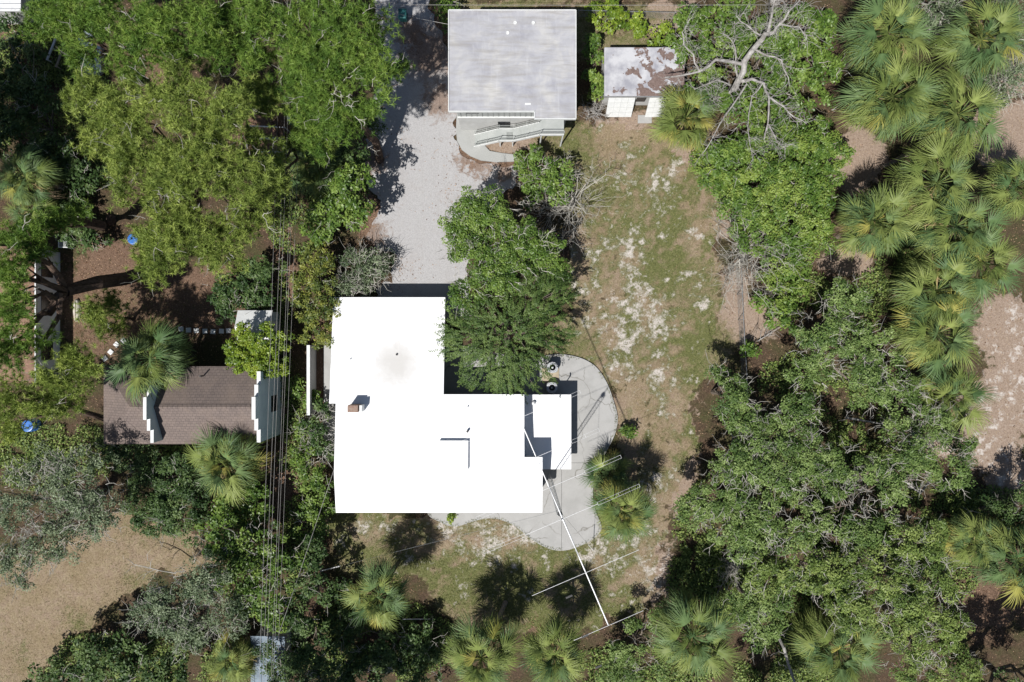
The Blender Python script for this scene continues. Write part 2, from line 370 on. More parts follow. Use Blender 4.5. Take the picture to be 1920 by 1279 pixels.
M['straw_stalk'] = simple('tan_flower_stalk', (.42, .33, .17), (.30, .23, .11), 4, .9, .1)
M['grass'] = leafmat('grass_blades', (.06, .085, .02), (.13, .155, .04), (.25, .24, .09), .25, .7, .1, g=1.0)
M['straw'] = leafmat('dry_straw', (.20, .14, .075), (.36, .26, .15), (.52, .42, .28), .1, .9, .05, g=1.0)
M['fallen'] = leafmat('fallen_leaves', (.09, .05, .03), (.22, .13, .08), (.40, .27, .18), .05, .9, .05, g=1.0)

# ------------------------------------------------------------------ ground
def axis(lo, hi, step, far):
    a = np.arange(lo, hi + 1e-6, step); g = np.array([1, 2.5, 6, 14, 35, 90, 220, far])
    return np.concatenate([lo - g[::-1], a, hi + g])
gx = axis(-47, 47, .28, 900); gy = axis(-32, 32, .28, 900)
GX, GY = np.meshgrid(gx, gy); X = GX.ravel(); Y = GY.ravel()
PX = 960 + X * F / H; PY = 639.5 - Y * F / H
def jit(seed, amp, sc=.03):
    return PX + (fbm(PX * sc, PY * sc, seed) - .5) * amp * 2, PY + (fbm(PX * sc, PY * sc, seed + 50) - .5) * amp * 2
def ell(cx, cy, rx, ry, soft=.35, seed=1, amp=25):
    x, y = jit(seed, amp); return 1 - sstep(1 - soft, 1 + soft, np.hypot((x - cx) / rx, (y - cy) / ry))
def zone(poly, seed=1, amp=18):
    x, y = jit(seed, amp); return inpoly(x, y, poly).astype(float)
LAWN = [(1050, 245), (1130, 225), (1240, 225), (1300, 310), (1350, 400), (1340, 470), (1350, 560), (1320, 640), (1300, 760), (1310, 850),
        (1260, 930), (1240, 1040), (1230, 1110), (1130, 1180), (1000, 1190), (860, 1170), (780, 1080), (650, 1060), (600, 1000), (620, 950), (800, 960),
        (1100, 960), (1160, 850), (1150, 740), (1070, 640), (1060, 520), (1080, 430), (1040, 330)]
LEFTLAWN = [(-40, 1080), (120, 1010), (215, 965), (320, 985), (400, 1010), (410, 1060), (330, 1075), (230, 1120), (130, 1200), (60, 1300), (-40, 1300)]
lawn = zone(LAWN, 3, 30); ll = zone(LEFTLAWN, 4, 30)
big = fbm(X * .25, Y * .25, 31); mid = fbm(X * .7, Y * .7, 77)
tan = lawn * .75 + ll * 1.1
fin = fbm(X * 1.9, Y * 1.9, 177); green = lawn * (.66 + 1.2 * (big - .5) + 1.3 * (mid - .5) + 1.5 * (fin - .5)) + ll * (.14 + .9 * (big - .5) + .8 * (mid - .5))
sand = lawn * (.06 + 1.0 * (mid - .5) + 1.0 * (fin - .5) - .5 * (big - .5))
pink = ll * .55; red = np.zeros_like(X)
for c in [(1195, 560, 60, 28), (1200, 610, 85, 32), (1190, 470, 28, 40), (1300, 440, 25, 20), (1175, 640, 50, 22), (1235, 350, 35, 28), (1240, 700, 25, 40),
          (1260, 330, 30, 20), (1160, 690, 20, 20)]:
    sand = np.maximum(sand, ell(*c, .9, 5, 20) * (.50 + 1.3 * (fin - .5)))
for c in [(1000, 1005, 90, 30), (910, 1030, 70, 40), (850, 1000, 40, 30), (1120, 1045, 50, 35), (1190, 1010, 60, 40), (1225, 1070, 40, 50), (690, 990, 50, 20)]:
    sand = np.maximum(sand, ell(*c, .9, 6, 20) * (.42 + 1.2 * (fin - .5)))
    pink = np.maximum(pink, ell(*c, .7, 6, 14) * .8)
for c in [(1890, 620, 70, 60), (1860, 830, 60, 60), (1900, 730, 60, 90), (1770, 830, 40, 25), (1900, 900, 60, 40), (1840, 760, 40, 40)]:
    sand = np.maximum(sand, ell(*c, .8, 7, 20) * (.32 + 1.3 * (fin - .5))); pink = np.maximum(pink, ell(*c, .5, 7, 20) * 1.0)
for c in [(1330, 400, 40, 60), (1280, 270, 60, 45), (1190, 240, 70, 30), (1150, 245, 50, 30), (1270, 880, 40, 90), (1190, 1090, 60, 60), (1250, 760, 50, 80), (1180, 760, 30, 70),
          (1300, 480, 30, 60), (1380, 570, 35, 80), (1420, 600, 40, 50)]:
    pink = np.maximum(pink, ell(*c, .6, 8, 16) * .85); green = green - ell(*c, .6, 8, 16) * .3
for c in [(1610, 300, 50, 60), (1590, 490, 50, 25), (1880, 250, 60, 70), (1870, 130, 60, 60), (1250, 30, 60, 30), (960, 250, 60, 40)]:
    pink = np.maximum(pink, ell(*c, .4, 9, 16) * 1.05)
for c in [(230, 560, 130, 110), (380, 560, 80, 70), (20, 40, 40, 40), (100, 230, 60, 60), (270, 130, 50, 40), (510, 240, 60, 60), (700, 420, 30, 60), (640, 270, 50, 50), (540, 500, 20, 80), (540, 900, 25, 90),
          (1850, 1130, 70, 60), (1890, 1060, 40, 40), (1450, 1030, 40, 40), (1010, 1170, 30, 20), (780, 60, 60, 90), (800, 300, 160, 25), (600, 650, 20, 120), (960, 310, 60, 30)]:
    red = np.maximum(red, ell(*c, .5, 11, 20) * .95)
for c in [(230, 600, 150, 80), (80, 830, 120, 40), (180, 830, 60, 60), (560, 760, 20, 90)]:
    green = np.maximum(green, ell(*c, .6, 12, 20) * .28)
for c in [(1150, 30, 120, 22), (1110, 60, 60, 60), (900, 8, 200, 10), (1180, 90, 50, 40), (1060, 640, 60, 40), (1100, 350, 50, 60), (1060, 260, 60, 40), (880, 990, 60, 16), (1010, 1040, 80, 20), (700, 1060, 80, 30), (870, 1120, 60, 40),
          (1290, 520, 60, 60), (1330, 650, 50, 60), (1230, 900, 40, 30)]:
    green = np.maximum(green, ell(*c, .6, 13, 14) * .6); tan = np.maximum(tan, ell(*c, .6, 13, 14) * .7)
Z = (fbm(X * .35, Y * .35, 5) - .5) * .10
Z = np.where((abs(X) < 46) & (abs(Y) < 31), Z - .05, -.05)
nx, ny = len(gx), len(gy); idx = np.arange(nx * ny).reshape(ny, nx)
quads = np.stack([idx[:-1, :-1], idx[:-1, 1:], idx[1:, 1:], idx[1:, :-1]], -1).reshape(-1, 4)
gme = npmesh('ground', np.stack([X, Y, Z], 1), [quads], dict(tan=tan, green=green, sand=sand, pink=pink, red=red))
gme.polygons.foreach_set('use_smooth', [True] * len(gme.polygons))
tag(obj('ground', gme, M['ground']), kind='structure')

def rough_poly(pts, z, amp=.15, step=.35, seed=3):
    out = []
    w_ = [P(a, b, z) for a, b in pts]
    for i in range(len(w_)):
        a = w_[i]; b = w_[(i + 1) % len(w_)]; n_ = max(1, int((b - a).length / step))
        for k in range(n_):
            p = a.lerp(b, k / n_); t = 3 * (i + k / n_)
            out.append((p.x + (fbm(p.x * 1.3, p.y * 1.3, seed) - .5) * amp * 2, p.y + (fbm(p.x * 1.3, p.y * 1.3, seed + 9) - .5) * amp * 2))
    return out
def smooth_closed(pts, n=6):
    out = []; N = len(pts)
    for i in range(N):
        p0, p1, p2, p3 = (np.array(pts[(i + k - 1) % N], float) for k in range(4))
        for k in range(n):
            t = k / n
            out.append(tuple(.5 * ((2 * p1) + (-p0 + p2) * t + (2 * p0 - 5 * p1 + 4 * p2 - p3) * t * t + (-p0 + 3 * p1 - 3 * p2 + p3) * t ** 3)))
    return out
DRIVE = [(700, -60), (800, -60), (805, 20), (830, 60), (850, 130), (856, 205), (852, 262), (868, 290), (900, 306), (972, 312), (965, 345), (930, 370), (900, 400), (885, 440), (880, 500), (880, 560),
         (880, 600), (700, 600), (703, 540), (735, 525), (742, 480), (700, 462), (690, 440), (708, 400), (716, 375), (690, 355), (680, 310), (690, 250), (700, 200), (712, 150), (715, 90), (702, 40)]
mb = MB((0, 0, 0)); dp = rough_poly(DRIVE, 0, .5, .22)
mb.prism(dp, -.09, .022); tag(mb.build('driveway', M['drive']), kind='structure')
# side yard strip of concrete along the white house
mb = MB(); a = P(607, 640, .04); b = P(640, 860, .04); mb.box(a.x, b.x, b.y, a.y, -.08, .045)
tag(mb.build('side_path', M['patio']), kind='structure')
# patio: two slabs with an open joint between them
PAT = [(830, 655), (960, 668), (1005, 672), (1022, 667), (1050, 664), (1085, 670), (1110, 682), (1126, 698), (1140, 722), (1150, 750), (1158, 780), (1156, 804), (1148, 826), (1135, 850), (1120, 880), (1112, 920), (1116, 955), (1128, 988),
       (1118, 1006), (1094, 1021), (1062, 1032), (1032, 1030), (1000, 1014), (970, 990), (945, 977), (918, 972), (890, 977), (866, 985), (846, 987), (818, 976), (802, 964), (790, 930), (800, 800)]
def clip(poly, axis_, v, keep_less):
    out = []
    for i in range(len(poly)):
        a = poly[i]; b = poly[(i + 1) % len(poly)]; ia = (a[axis_] < v) == keep_less; ib = (b[axis_] < v) == keep_less
        if ia: out.append(a)
        if ia != ib:
            t = (v - a[axis_]) / (b[axis_] - a[axis_]); out.append((a[0] + (b[0] - a[0]) * t, a[1] + (b[1] - a[1]) * t))
    return out
pw = [tuple(P(x, y, .1).xy) for x, y in smooth_closed(PAT, 5)]
pat = empty('patio', (0, 0, 0)); tag(pat, kind='structure')
jx = P(1053, 0, .1).x; jy = P(0, 868, .1).y
lo_ = clip(pw, 1, jy - .012, True); hi_ = clip(pw, 1, jy + .012, False)
for piece in (clip(lo_, 0, jx - .012, True), clip(lo_, 0, jx + .012, False), hi_):
    MB().prism(piece, -.1, .085).build('slab', M['patio'], pat)

# ------------------------------------------------------------------ white flat-roofed house
wh = empty('white_house', P(830, 860, 0))
tag(wh, 'large white flat roofed house wrapping round the curved grey patio', 'house')
W0, E0 = -13.93, 0.97
zm = lambda x, y: 4.0 + .6 * (-4.22 - y) / 6.21 if y > -10.43 else 4.6 - .6 * (-10.43 - y) / 3.15
zw = lambda x, y: 2.6 + (3.55 - y) / 8.49 * 1.47
T = .24
def low(f, t=T): return lambda x, y: f(x, y) - t
north = [(W0, -4.94), (-5.4, -4.94), (-5.4, -4.22), (E0, -4.22), (E0, -9.11), (2.39, -9.11), (2.39, -10.43), (W0, -10.43)][::-1]
south = [(W0, -13.58), (2.39, -13.58), (2.39, -10.43), (W0, -10.43)]
wing = [(-14.45, -4.94), (-5.42, -4.94), (-5.42, 3.55), (-14.5, 3.55)]
mb = MB(wh.location); mb.prism(north, low(zm), zm, skip=(0,)); mb.prism(south, low(zm), zm, skip=(2,))
roof = mb.build('roof', M['white_roof'], wh)
MB(wh.location).prism(wing, low(zw), zw).build('roof', M['white_roof'], wh)
# raised roof panel, curbs, chimney, vents
a = P(824, 826, 4.55); b = P(878, 880, 4.6)
MB(wh.location).prism([(a.x, b.y), (b.x, b.y), (b.x, a.y), (a.x, a.y)], lambda x, y: zm(x, y) + .002, lambda x, y: zm(x, y) + .04 + .28 * min(1, (x - a.x) / (b.x - a.x) + 1) * (1 if y > b.y + .1 else 1)).build('roof_hatch', M['white_roof'], wh)
c = P(668, 765, 4.6)
ch = MB(wh.location).box(c.x - .52, c.x + .28, c.y - .27, c.y + .27, 3.9, 5.3).build('chimney', M['brickc'], wh, .015)
MB(wh.location).box(c.x + .36, c.x + .56, c.y - .26, c.y + .26, 3.9, 5.15).build('chimney_flue', M['trim'], wh, .015)
for (x, y, r_, h_) in [(877, 808, .09, .35), (877, 763, .05, .2), (653, 674, .05, .15), (741, 665, .09, .06)]:
    p = P(x, y, 4.2); zf = zm if p.y < -4.9 else zw; z_ = zf(p.x, p.y)
    MB(wh.location).lathe(p.x, p.y, [(r_, z_ - .05), (r_, z_ + h_), (r_ * .6, z_ + h_), (r_ * .6, z_ + h_ - .03)], 10).build('vent_pipe', M['metal'] if r_ < .08 else M['black'], wh)
def ins(poly, d): # inset rectilinear outline toward centroid
    cx = sum(p[0] for p in poly) / len(poly); cy = sum(p[1] for p in poly) / len(poly)
    return [(x + (d if x < cx else -d), y + (d if y < cy else -d)) for x, y in poly]
mb = MB(wh.location)
mb.prism([(W0 + .35, -13.23), (2.04, -13.23), (2.04, -9.4), (.62, -9.4), (.62, -4.6), (-5.75, -4.6), (-5.75, -5.3), (W0 + .35, -5.3)], -.1, 3.72)
mb.prism(ins(wing, .34), -.1, lambda x, y: zw(x, y) - T - .004)
mb.build('wall', M['wall_white'], wh)
for x0, x1 in ((-12, -10.2), (-8, -5.6), (-3.2, -1)):
    o = MB(wh.location).box(x0, x1, -13.27, -13.232, .9, 2.2).build('window', M['dark'], wh)
    MB(wh.location).box(x0 - .06, x1 + .06, -13.31, -13.272, .8, .9).build('sill', M['trim'], o)
# low annex with its own roof
ax0, ax1 = 1.02, P(1071, 0, 2.1).x; ay0, ay1 = P(0, 880, 2.1).y, P(0, 740, 2.1).y
MB(wh.location).prism([(ax0, ay0), (ax1, ay0), (ax1, ay1), (ax0, ay1)], 1.92, 2.1).build('annex_roof', M['white_roof'], wh)
MB(wh.location).box(ax0 + .02, ax1 - .3, ay0 + .3, ay1 - .3, -.1, 1.918).build('annex_wall', M['wall_white'], wh)
p = P(1001, 755, 2.1); MB(wh.location).lathe(p.x, p.y, [(.13, 2.09), (.13, 2.22), (.16, 2.22), (.16, 2.3), (.02, 2.34)], 10).build('roof_vent', M['metal'], wh)
p = P(1049, 743, 2.3)
mb = MB(wh.location); mb.tube([(p.x, p.y - .05, 1.0), (p.x, p.y - .05, 3.1)], .045, 8); mb.tube([(p.x, p.y - .05, 3.1), (p.x + .02, p.y + .1, 3.2), (p.x + .02, p.y + .22, 3.1)], .06, 8)
mb.build('service_mast', M['metal'], wh)

# ------------------------------------------------------------------ grey-roofed two-storey house with outside stair
gh = empty('grey_roof_house', (0, 20.5, 0))
tag(gh, 'two storey house with weathered grey flat roof and outside stairway', 'house')
gx0, gx1, gy1 = P(842, 0, 6.2).x, P(1079, 0, 6.2).x, P(0, 20, 6.2).y
gya, gyb, gxs = P(0, 208, 6.2).y, P(0, 222, 6.2).y, P(1003, 0, 6.2).x
rp = [(gx0, gya), (gxs, gya), (gxs, gyb), (gx1, gyb), (gx1, gy1), (gx0, gy1)]
MB(gh.location).prism(rp, 5.95, 6.2).build('roof', M['grey_roof'], gh)
mb = MB(gh.location); q = rp + [rp[0]]
for i in range(6):
    a, b = Vector((*q[i], 6.12)), Vector((*q[i + 1], 6.12)); d = (b - a).normalized(); nn = Vector((d.y, -d.x, 0)) * .035
    mb.beam(a + nn - d * .03, b + nn + d * .03, .06, .28)
mb.build('fascia', M['trim'], gh)
for px_, py_ in ((1000, 43), (966, 43), (952, 62)):
    p = P(px_, py_, 6.2); MB(gh.location).lathe(p.x, p.y, [(.13, 6.19), (.13, 6.26), (.08, 6.26), (.08, 6.22)], 12).build('roof_vent', M['trim'], gh)
p = P(990, 195, 6.2); MB(gh.location).box(p.x - .22, p.x + .22, p.y - .07, p.y + .07, 6.202, 6.23).build('roof_patch', M['trim'], gh)
wx0, wx1, wy0, wy1 = gx0 + .45, gx1 - .45, 17.9, gy1 - .45
MB(gh.location).box(wx0, wx1, wy0, wy1, -.1, 3.4).build('lower_wall', M['wall_white'], gh)
MB(gh.location).box(wx0 + .003, wx1 - .003, wy0 + .05, wy1 - .003, 3.402, 5.94).build('upper_wall', M['wall_grey'], gh)
MB(gh.location).box(wx0 - .03, wx1 + .03, wy0 - .06, wy0 + .04, 3.3, 3.45).build('band_board', M['trim'], gh)
bm_ = None
for k in range(15):
    x = wx0 + .25 + k * .43
    if x > gxs - .2: break
    if bm_ is None:
        o0 = MB((x, wy0 + .03, 3.5)).box(x - .02, x + .02, wy0 + .012, wy0 + .048, 3.47, 5.9).build('batten', M['rail'], gh); bm_ = o0.data
    else: obj('batten', bm_, None, gh, Vector((x, wy0 + .03, 3.5)) - gh.location)
def window(parent, x0, x1, y, z0, z1, face=-1, mullion=True):
    o = MB(parent.location).box(x0, x1, min(y, y + face * .03), max(y, y + face * .03), z0, z1).build('window', M['dark'], parent)
    f = MB(parent.location); y2 = y + face * .03; ya, yb = min(y2, y2 + face * .04), max(y2, y2 + face * .04)
    f.box(x0 - .06, x1 + .06, ya, yb, z0 - .07, z0); f.box(x0 - .06, x1 + .06, ya, yb, z1, z1 + .07); f.box(x0 - .06, x0, ya, yb, z0, z1); f.box(x1, x1 + .06, ya, yb, z0, z1)
    if mullion: f.box((x0 + x1) / 2 - .02, (x0 + x1) / 2 + .02, ya, yb, z0, z1)
    f.build('window_frame', M['trim'], o); return o
window(gh, -1.15, -.15, wy0, 1.0, 2.3)
window(gh, -3.6, -2.6, wy0 + .05, 4.2, 5.3); 
dr = MB(gh.location).box(2.7, 3.6, wy0 + .01, wy0 + .048, 3.46, 5.5).build('door', M['dark'], gh)
MB(gh.location).box(3.45, 3.5, wy0 - .03, wy0 + .008, 4.4, 4.5).build('handle', M['metal'], dr)
# stair: two flights, middle landing, top landing
sy0, sy1 = 16.5, 17.5
fl = [(-3.1, .0, -1.05, 1.7), (.1, 1.7, 2.26, 3.4)]
st_me = None
for (xa, za, xb, zb) in fl:
    n_ = 9
    for k in range(n_):
        x = xa + (xb - xa) * (k + .5) / n_; z = za + (zb - za) * (k + 1) / n_ - .02
        if st_me is None:
            o0 = MB((x, 17, z)).box(x - .135, x + .135, sy0 + .03, sy1 - .03, z - .05, z).build('stair_tread', M['stair'], gh); st_me = o0.data
        else: obj('stair_tread', st_me, None, gh, Vector((x, 17, z)) - gh.location)
MB(gh.location).box(-1.05, .1, sy0 + .03, sy1 - .03, 1.58, 1.7).build('landing', M['stair'], gh)
MB(gh.location).box(2.26, 4.15, sy0 + .03, 17.86, 3.27, 3.4).build('landing', M['stair'], gh)
MB(gh.location).box(-.45, .05, sy0 + .15, sy1 - .3, 1.702, 1.73).build('door_mat', M['rail'], gh)
for y_ in (sy0, sy1):
    mb = MB(gh.location); pr = [(-3.15, -.02), (-1.05, 1.62), (.1, 1.62), (2.26, 3.3)] + ([(4.15, 3.3)] if y_ == sy0 else [])
    for i in range(len(pr) - 1): mb.beam((pr[i][0], y_, pr[i][1]), (pr[i + 1][0], y_, pr[i + 1][1]), .05, .30)
    mb.build('stringer', M['trim'], gh)
    mb = MB(gh.location)
    for hz in (.5, .95): mb.tube([(x, y_, z + hz + (.06 if i == 0 else 0)) for i, (x, z) in enumerate(pr)], .028, 6)
    mb.build('handrail', M['rail'], gh)
    for (x, z) in pr + [(-2.1, .8), (1.2, 2.5)]:
        MB(gh.location).tube([(x, y_ + .045, z), (x, y_ + .045, z + .95)], .022, 6).build('rail_post', M['trim'], gh)
for x, z in ((-1.0, 1.5), (.05, 1.5), (2.35, 3.2), (4.1, 3.2)):
    MB(gh.location).box(x - .05, x + .05, sy0 + .03, sy0 + .13, -.1, z).build('support_post', M['trim'], gh)
# curved path in front
PATH = [(857, 195), (855, 245), (857, 264), (866, 281), (882, 293), (902, 301), (930, 304), (962, 303), (972, 300), (966, 290), (940, 287), (918, 283), (908, 272), (960, 262), (960, 235), (940, 195)]
mb = MB(); mb.prism([tuple(P(x, y, .06).xy) for x, y in PATH], -.1, .075); tag(mb.build('garden_path', M['path']), kind='structure')

# ------------------------------------------------------------------ peeling-roof garage
sh = empty('garage', (10.7, 21.5, 0)); tag(sh, 'small white garage with peeling grey and brown roof under dead branches', 'garage')
s0, s1, s2, s3 = P(1133, 0, 2.5).x, P(1284, 0, 2.5).x, P(0, 180, 2.5).y, P(0, 88, 2.5).y
mb = MB(sh.location); mb.prism([(s0, s2), (s1, s2), (s1, s3), (s0, s3)], lambda x, y: 2.3, lambda x, y: 2.5)
mb.build('roof', M['peel'], sh, .08)
MB(sh.location).box(s0 + .1, s1 - .1, s2 + .12, s3 - .1, -.1, 2.28).build('wall', M['wall_white'], sh)
MB(sh.location).box(s0 - .04, s1 + .04, s2 - .05, s2 - .003, 2.26, 2.5).build('fascia', M['metal'], sh)
def panel_door(x0, x1, name):
    a0 = (x0, s2 - .02, 2.2); y1 = P(0, 219, .1).y
    d = empty(name, ((x0 + x1) / 2, s2, 0)); d.parent = sh; d.location = Vector(((x0 + x1) / 2, s2, 0)) - sh.location
    base = Vector(((x0 + x1) / 2, s2, 0)); nx_, nz_ = 4, 4
    for i in range(nx_):
        for k in range(nz_):
            xa = x0 + (x1 - x0) * i / nx_ + .005; xb = x0 + (x1 - x0) * (i + 1) / nx_ - .005
            ta, tb = k / nz_ + .003, (k + 1) / nz_ - .003
            f = lambda t: (s2 - .03 + (y1 - s2) * t, 2.2 - 2.1 * t)
            (ya, za), (yb, zb) = f(ta), f(tb)
            vs = [(xa, ya, za), (xb, ya, za), (xb, yb, zb), (xa, yb, zb)]; vs += [(x, y + .03, z - .03) for x, y, z in vs]
            m_ = MB(base + Vector((0, 0, 0))); m_.add(vs, [(3, 2, 1, 0), (4, 5, 6, 7), (0, 1, 5, 4), (1, 2, 6, 5), (2, 3, 7, 6), (3, 0, 4, 7)])
            me = bpy.data.meshes.new('door_panel'); me.from_pydata(m_.v, [], m_.f); obj('door_panel', me, M['trim'], d)
panel_door(P(1137, 0, .8).x, P(1186, 0, .8).x, 'door'); panel_door(P(1212, 0, .8).x, P(1262, 0, .8).x, 'door')
MB(sh.location).box(P(1191, 0, 1).x, P(1208, 0, 1).x, s2 + .02, s2 + .115, 1.1, 2.1).build('window', M['dark'], sh)
mb = MB(); a = P(1196, 216, .05); b = P(1222, 231, .05); mb.box(a.x, b.x, b.y, a.y, -.1, .06); tag(mb.build('doorstep', M['patio']), 'worn concrete slab in front of the garage', 'slab')

# ------------------------------------------------------------------ brown shingled neighbour house
bh = empty('brown_roof_house', (-26, -5.1, 0)); tag(bh, 'pale blue house with brown shingle roof and stepped white parapets', 'house')
bx0, bx1 = P(195, 0, 3.5).x, -19.75; by0, by1 = P(0, 833, 3.6).y, P(0, 687, 3.6).y; yr = (by0 + by1) / 2; zr = 5.1; ze = 3.55; hx = P(245, 0, 5.0).x
V_ = [(bx0, by0, ze), (bx1 - .1, by0, ze), (bx1 - .1, by1, ze), (bx0, by1, ze), (hx, yr, zr), (bx1 - .1, yr, zr)]
mb = MB(bh.location); mb.add(V_ + [(x, y, z - .15) for x, y, z in V_[:4]], [(0, 1, 5, 4), (2, 3, 4, 5), (3, 0, 4), (0, 6, 7, 1), (2, 8, 9, 3), (3, 9, 6, 0), (6, 9, 8, 7)])
mb.build('roof', M['shingle'], bh)
mb = MB(bh.location)
for i in range(24):
    x = hx + .3 + i * (bx1 - hx - .8) / 24; dx = (bx1 - hx - .8) / 24 - .02
    mb.add([(x, yr - .2, zr - .06), (x + dx, yr - .2, zr - .06), (x + dx, yr, zr + .045), (x, yr, zr + .045), (x, yr + .2, zr - .06), (x + dx, yr + .2, zr - .06)], [(0, 1, 2, 3), (3, 2, 5, 4)])
mb.build('ridge_cap', M['shingle'], bh)
MB(bh.location).box(bx0 + .4, bx1, by0 + .35, by1 - .35, -.1, 3.38).build('wall', M['wall_blue'], bh)
def parapet(x, th, hc):
    steps = [(.0, .85, hc), (.85, 1.75, hc - .55), (1.75, 2.75, hc - 1.05)]
    for a_, b_, z in steps:
        for sg in ((1,) if a_ == 0 else (1, -1)):
            y0_, y1_ = (yr - b_, yr + b_) if a_ == 0 else tuple(sorted((yr + sg * a_, yr + sg * b_)))
            MB(bh.location).box(x - th, x, y0_ + .002, y1_ - .002, 3.3, z).build('parapet_step', M['wall_blue'], bh)
            MB(bh.location).box(x - th - .015, x + .015, y0_ - .01, y1_ + .01, z + .002, z + .07).build('coping', M['trim'], bh)
parapet(-27.75, .22, 6.15); parapet(bx1 + .2, .26, 5.95)
MB(bh.location).box(bx1 - .02, bx1 + .195, by0 + .35, by1 - .35, -.1, 4.3).build('gable_wall', M['wall_blue'], bh)
o = MB(bh.location).box(bx1 + .197, bx1 + .23, yr - .65, yr + .65, 1.2, 2.6).build('window', M['dark'], bh)
MB(bh.location).box(bx1 + .232, bx1 + .27, yr - .72, yr + .72, 1.12, 1.2).build('window_sill', M['trim'], o)
p = P(379, 705, 4.2); MB(bh.location).lathe(p.x, p.y, [(.06, 4.0), (.06, 4.6), (.04, 4.6)], 8).build('vent_pipe', M['black'], bh)

# ------------------------------------------------------------------ small white gabled shed behind it
ws = empty('shed', (-21.1, 1.2, 0)); tag(ws, 'small white gabled shed beside the brown roofed house, half under a lime bush', 'shed')
xa, xb, ya, yb = P(444, 0, 2.2).x, -19.75, -.1, P(0, 584, 2.3).y; ym = (ya + yb) / 2
mb = MB(ws.location); mb.add([(xa, ya - .1, 2.0), (xb + .1, ya - .1, 2.0), (xb + .1, ym, 2.65), (xa, ym, 2.65), (xa, yb + .1, 2.0), (xb + .1, yb + .1, 2.0)] , [(0, 1, 2, 3), (3, 2, 5, 4)])
o = mb.build('roof', M['trim'], ws); sm = o.modifiers.new('t', 'SOLIDIFY'); sm.thickness = .07; sm.offset = -1
mb = MB(ws.location); mb.add([(x, y, z) for x in (xa + .15, xb) for (y, z) in ((ya, -.1), (yb, -.1), (yb, 1.95), (ym, 2.55), (ya, 1.95))],
    [(0, 1, 2, 3, 4), (9, 8, 7, 6, 5), (0, 5, 6, 1), (1, 6, 7, 2), (2, 7, 8, 3), (3, 8, 9, 4), (4, 9, 5, 0)]); mb.build('wall', M['wall_blue'], ws)
o = MB(ws.location).box(xb + .002, xb + .04, ym - .5, ym + .5, 0, 1.8).build('door', M['trim'], ws); MB(ws.location).box(xb + .042, xb + .08, ym + .3, ym + .36, .9, 1.0).build('handle', M['metal'], o)

# ------------------------------------------------------------------ white house under the pines
ph = empty('litter_roof_house', (-42, 2, 0)); tag(ph, 'white house with leaf littered brown roof standing under the pines', 'house')
y0_, y1_ = P(0, 712, 2.9).y, P(0, 465, 2.9).y; xw = P(112, 0, 0).x
M['wall_cool'] = simple('cool_white_stucco', (.74, .78, .82), (.66, .70, .74), 1.2, .8, .2)
MB(ph.location).box(-52, xw, y0_, y1_, -.1, 2.75).build('wall', M['wall_cool'], ph)
MB(ph.location).prism([(-52.2, y0_ - .25), (xw - .05, y0_ - .25), (xw - .05, y1_ + .12), (-52.2, y1_ + .12)], lambda x, y: 2.76, lambda x, y: 2.95).build('roof', M['litter_roof'], ph)
MB(ph.location).box(xw - .046, xw + .06, y0_ - .25, y1_ + .12, 2.78, 3.0).build('fascia', M['trim'], ph)
for pa, pb in ((490, 520), (548, 585), (640, 675)):
    ya, yb = P(0, pb, 1.5).y, P(0, pa, 1.5).y
    o = MB(ph.location).box(xw + .002, xw + .035, ya, yb, .9, 2.3).build('window', M['dark'], ph)
    f = MB(ph.location); ym = (ya + yb) / 2
    for t0, t1, z0, z1 in ((ya - .07, ya, .83, 2.37), (yb, yb + .07, .83, 2.37), (ya, yb, .83, .9), (ya, yb, 2.3, 2.37), (ym - .03, ym + .03, .9, 2.3)): f.box(xw + .037, xw + .075, t0, t1, z0, z1)
    f.build('window_frame', M['trim'], o)
# small white roofed house corner by the top pines
th_ = empty('metal_roof_house', (-46, 29, 0)); tag(th_, 'corner of a house with pale ribbed metal roof beside the pines', 'house')
p = P(38, 20, 3)
MB(th_.location).box(-56, p.x - .3, p.y + .3, 38, -.1, 2.8).build('wall', M['wall_white'], th_)
mb = MB(th_.location).box(-56.2, p.x, p.y, 38.2, 2.81, 2.95).build('roof', M['alum'], th_)
for k in range(12): MB(th_.location).box(-56.2, p.x, p.y + .12 + k * .42, p.y + .17 + k * .42, 2.952, 3.0).build('roof_rib', M['metal'], th_)
# blue-grey roofed hut at the wire line
hut = empty('hut', P(505, 1245, 0)); tag(hut, 'blue grey sheet roofed hut half hidden under bushes below the power lines', 'hut')
a = P(470, 1300, 2.4); b = P(534, 1193, 2.4)
MB(hut.location).box(a.x, b.x, a.y, b.y, 2.3, 2.4).build('roof', M['bluegrey'], hut)
for k in range(5):
    x = a.x + (k + .5) * (b.x - a.x) / 5; MB(hut.location).box(x - .03, x + .03, a.y, b.y, 2.402, 2.44).build('roof_rib', M['bluegrey'], hut)
MB(hut.location).box(a.x + .2, b.x - .2, a.y + .2, b.y - .2, -.1, 2.298).build('wall', M['wall_grey'], hut)

# ------------------------------------------------------------------ white garden wall
gw = empty('garden_wall', P(586, 710, 0)); tag(gw, 'narrow white rendered garden wall running beside the white house', 'wall')
a = P(575, 778, 1.9); b = P(581, 648, 1.9)
MB(gw.location).box(a.x + .03, b.x - .03, a.y, b.y, -.1, 1.8).build('wall_body', M['wall_white'], gw)
MB(gw.location).box(a.x, b.x, a.y - .03, b.y + .03, 1.802, 1.9).build('coping', M['trim'], gw)

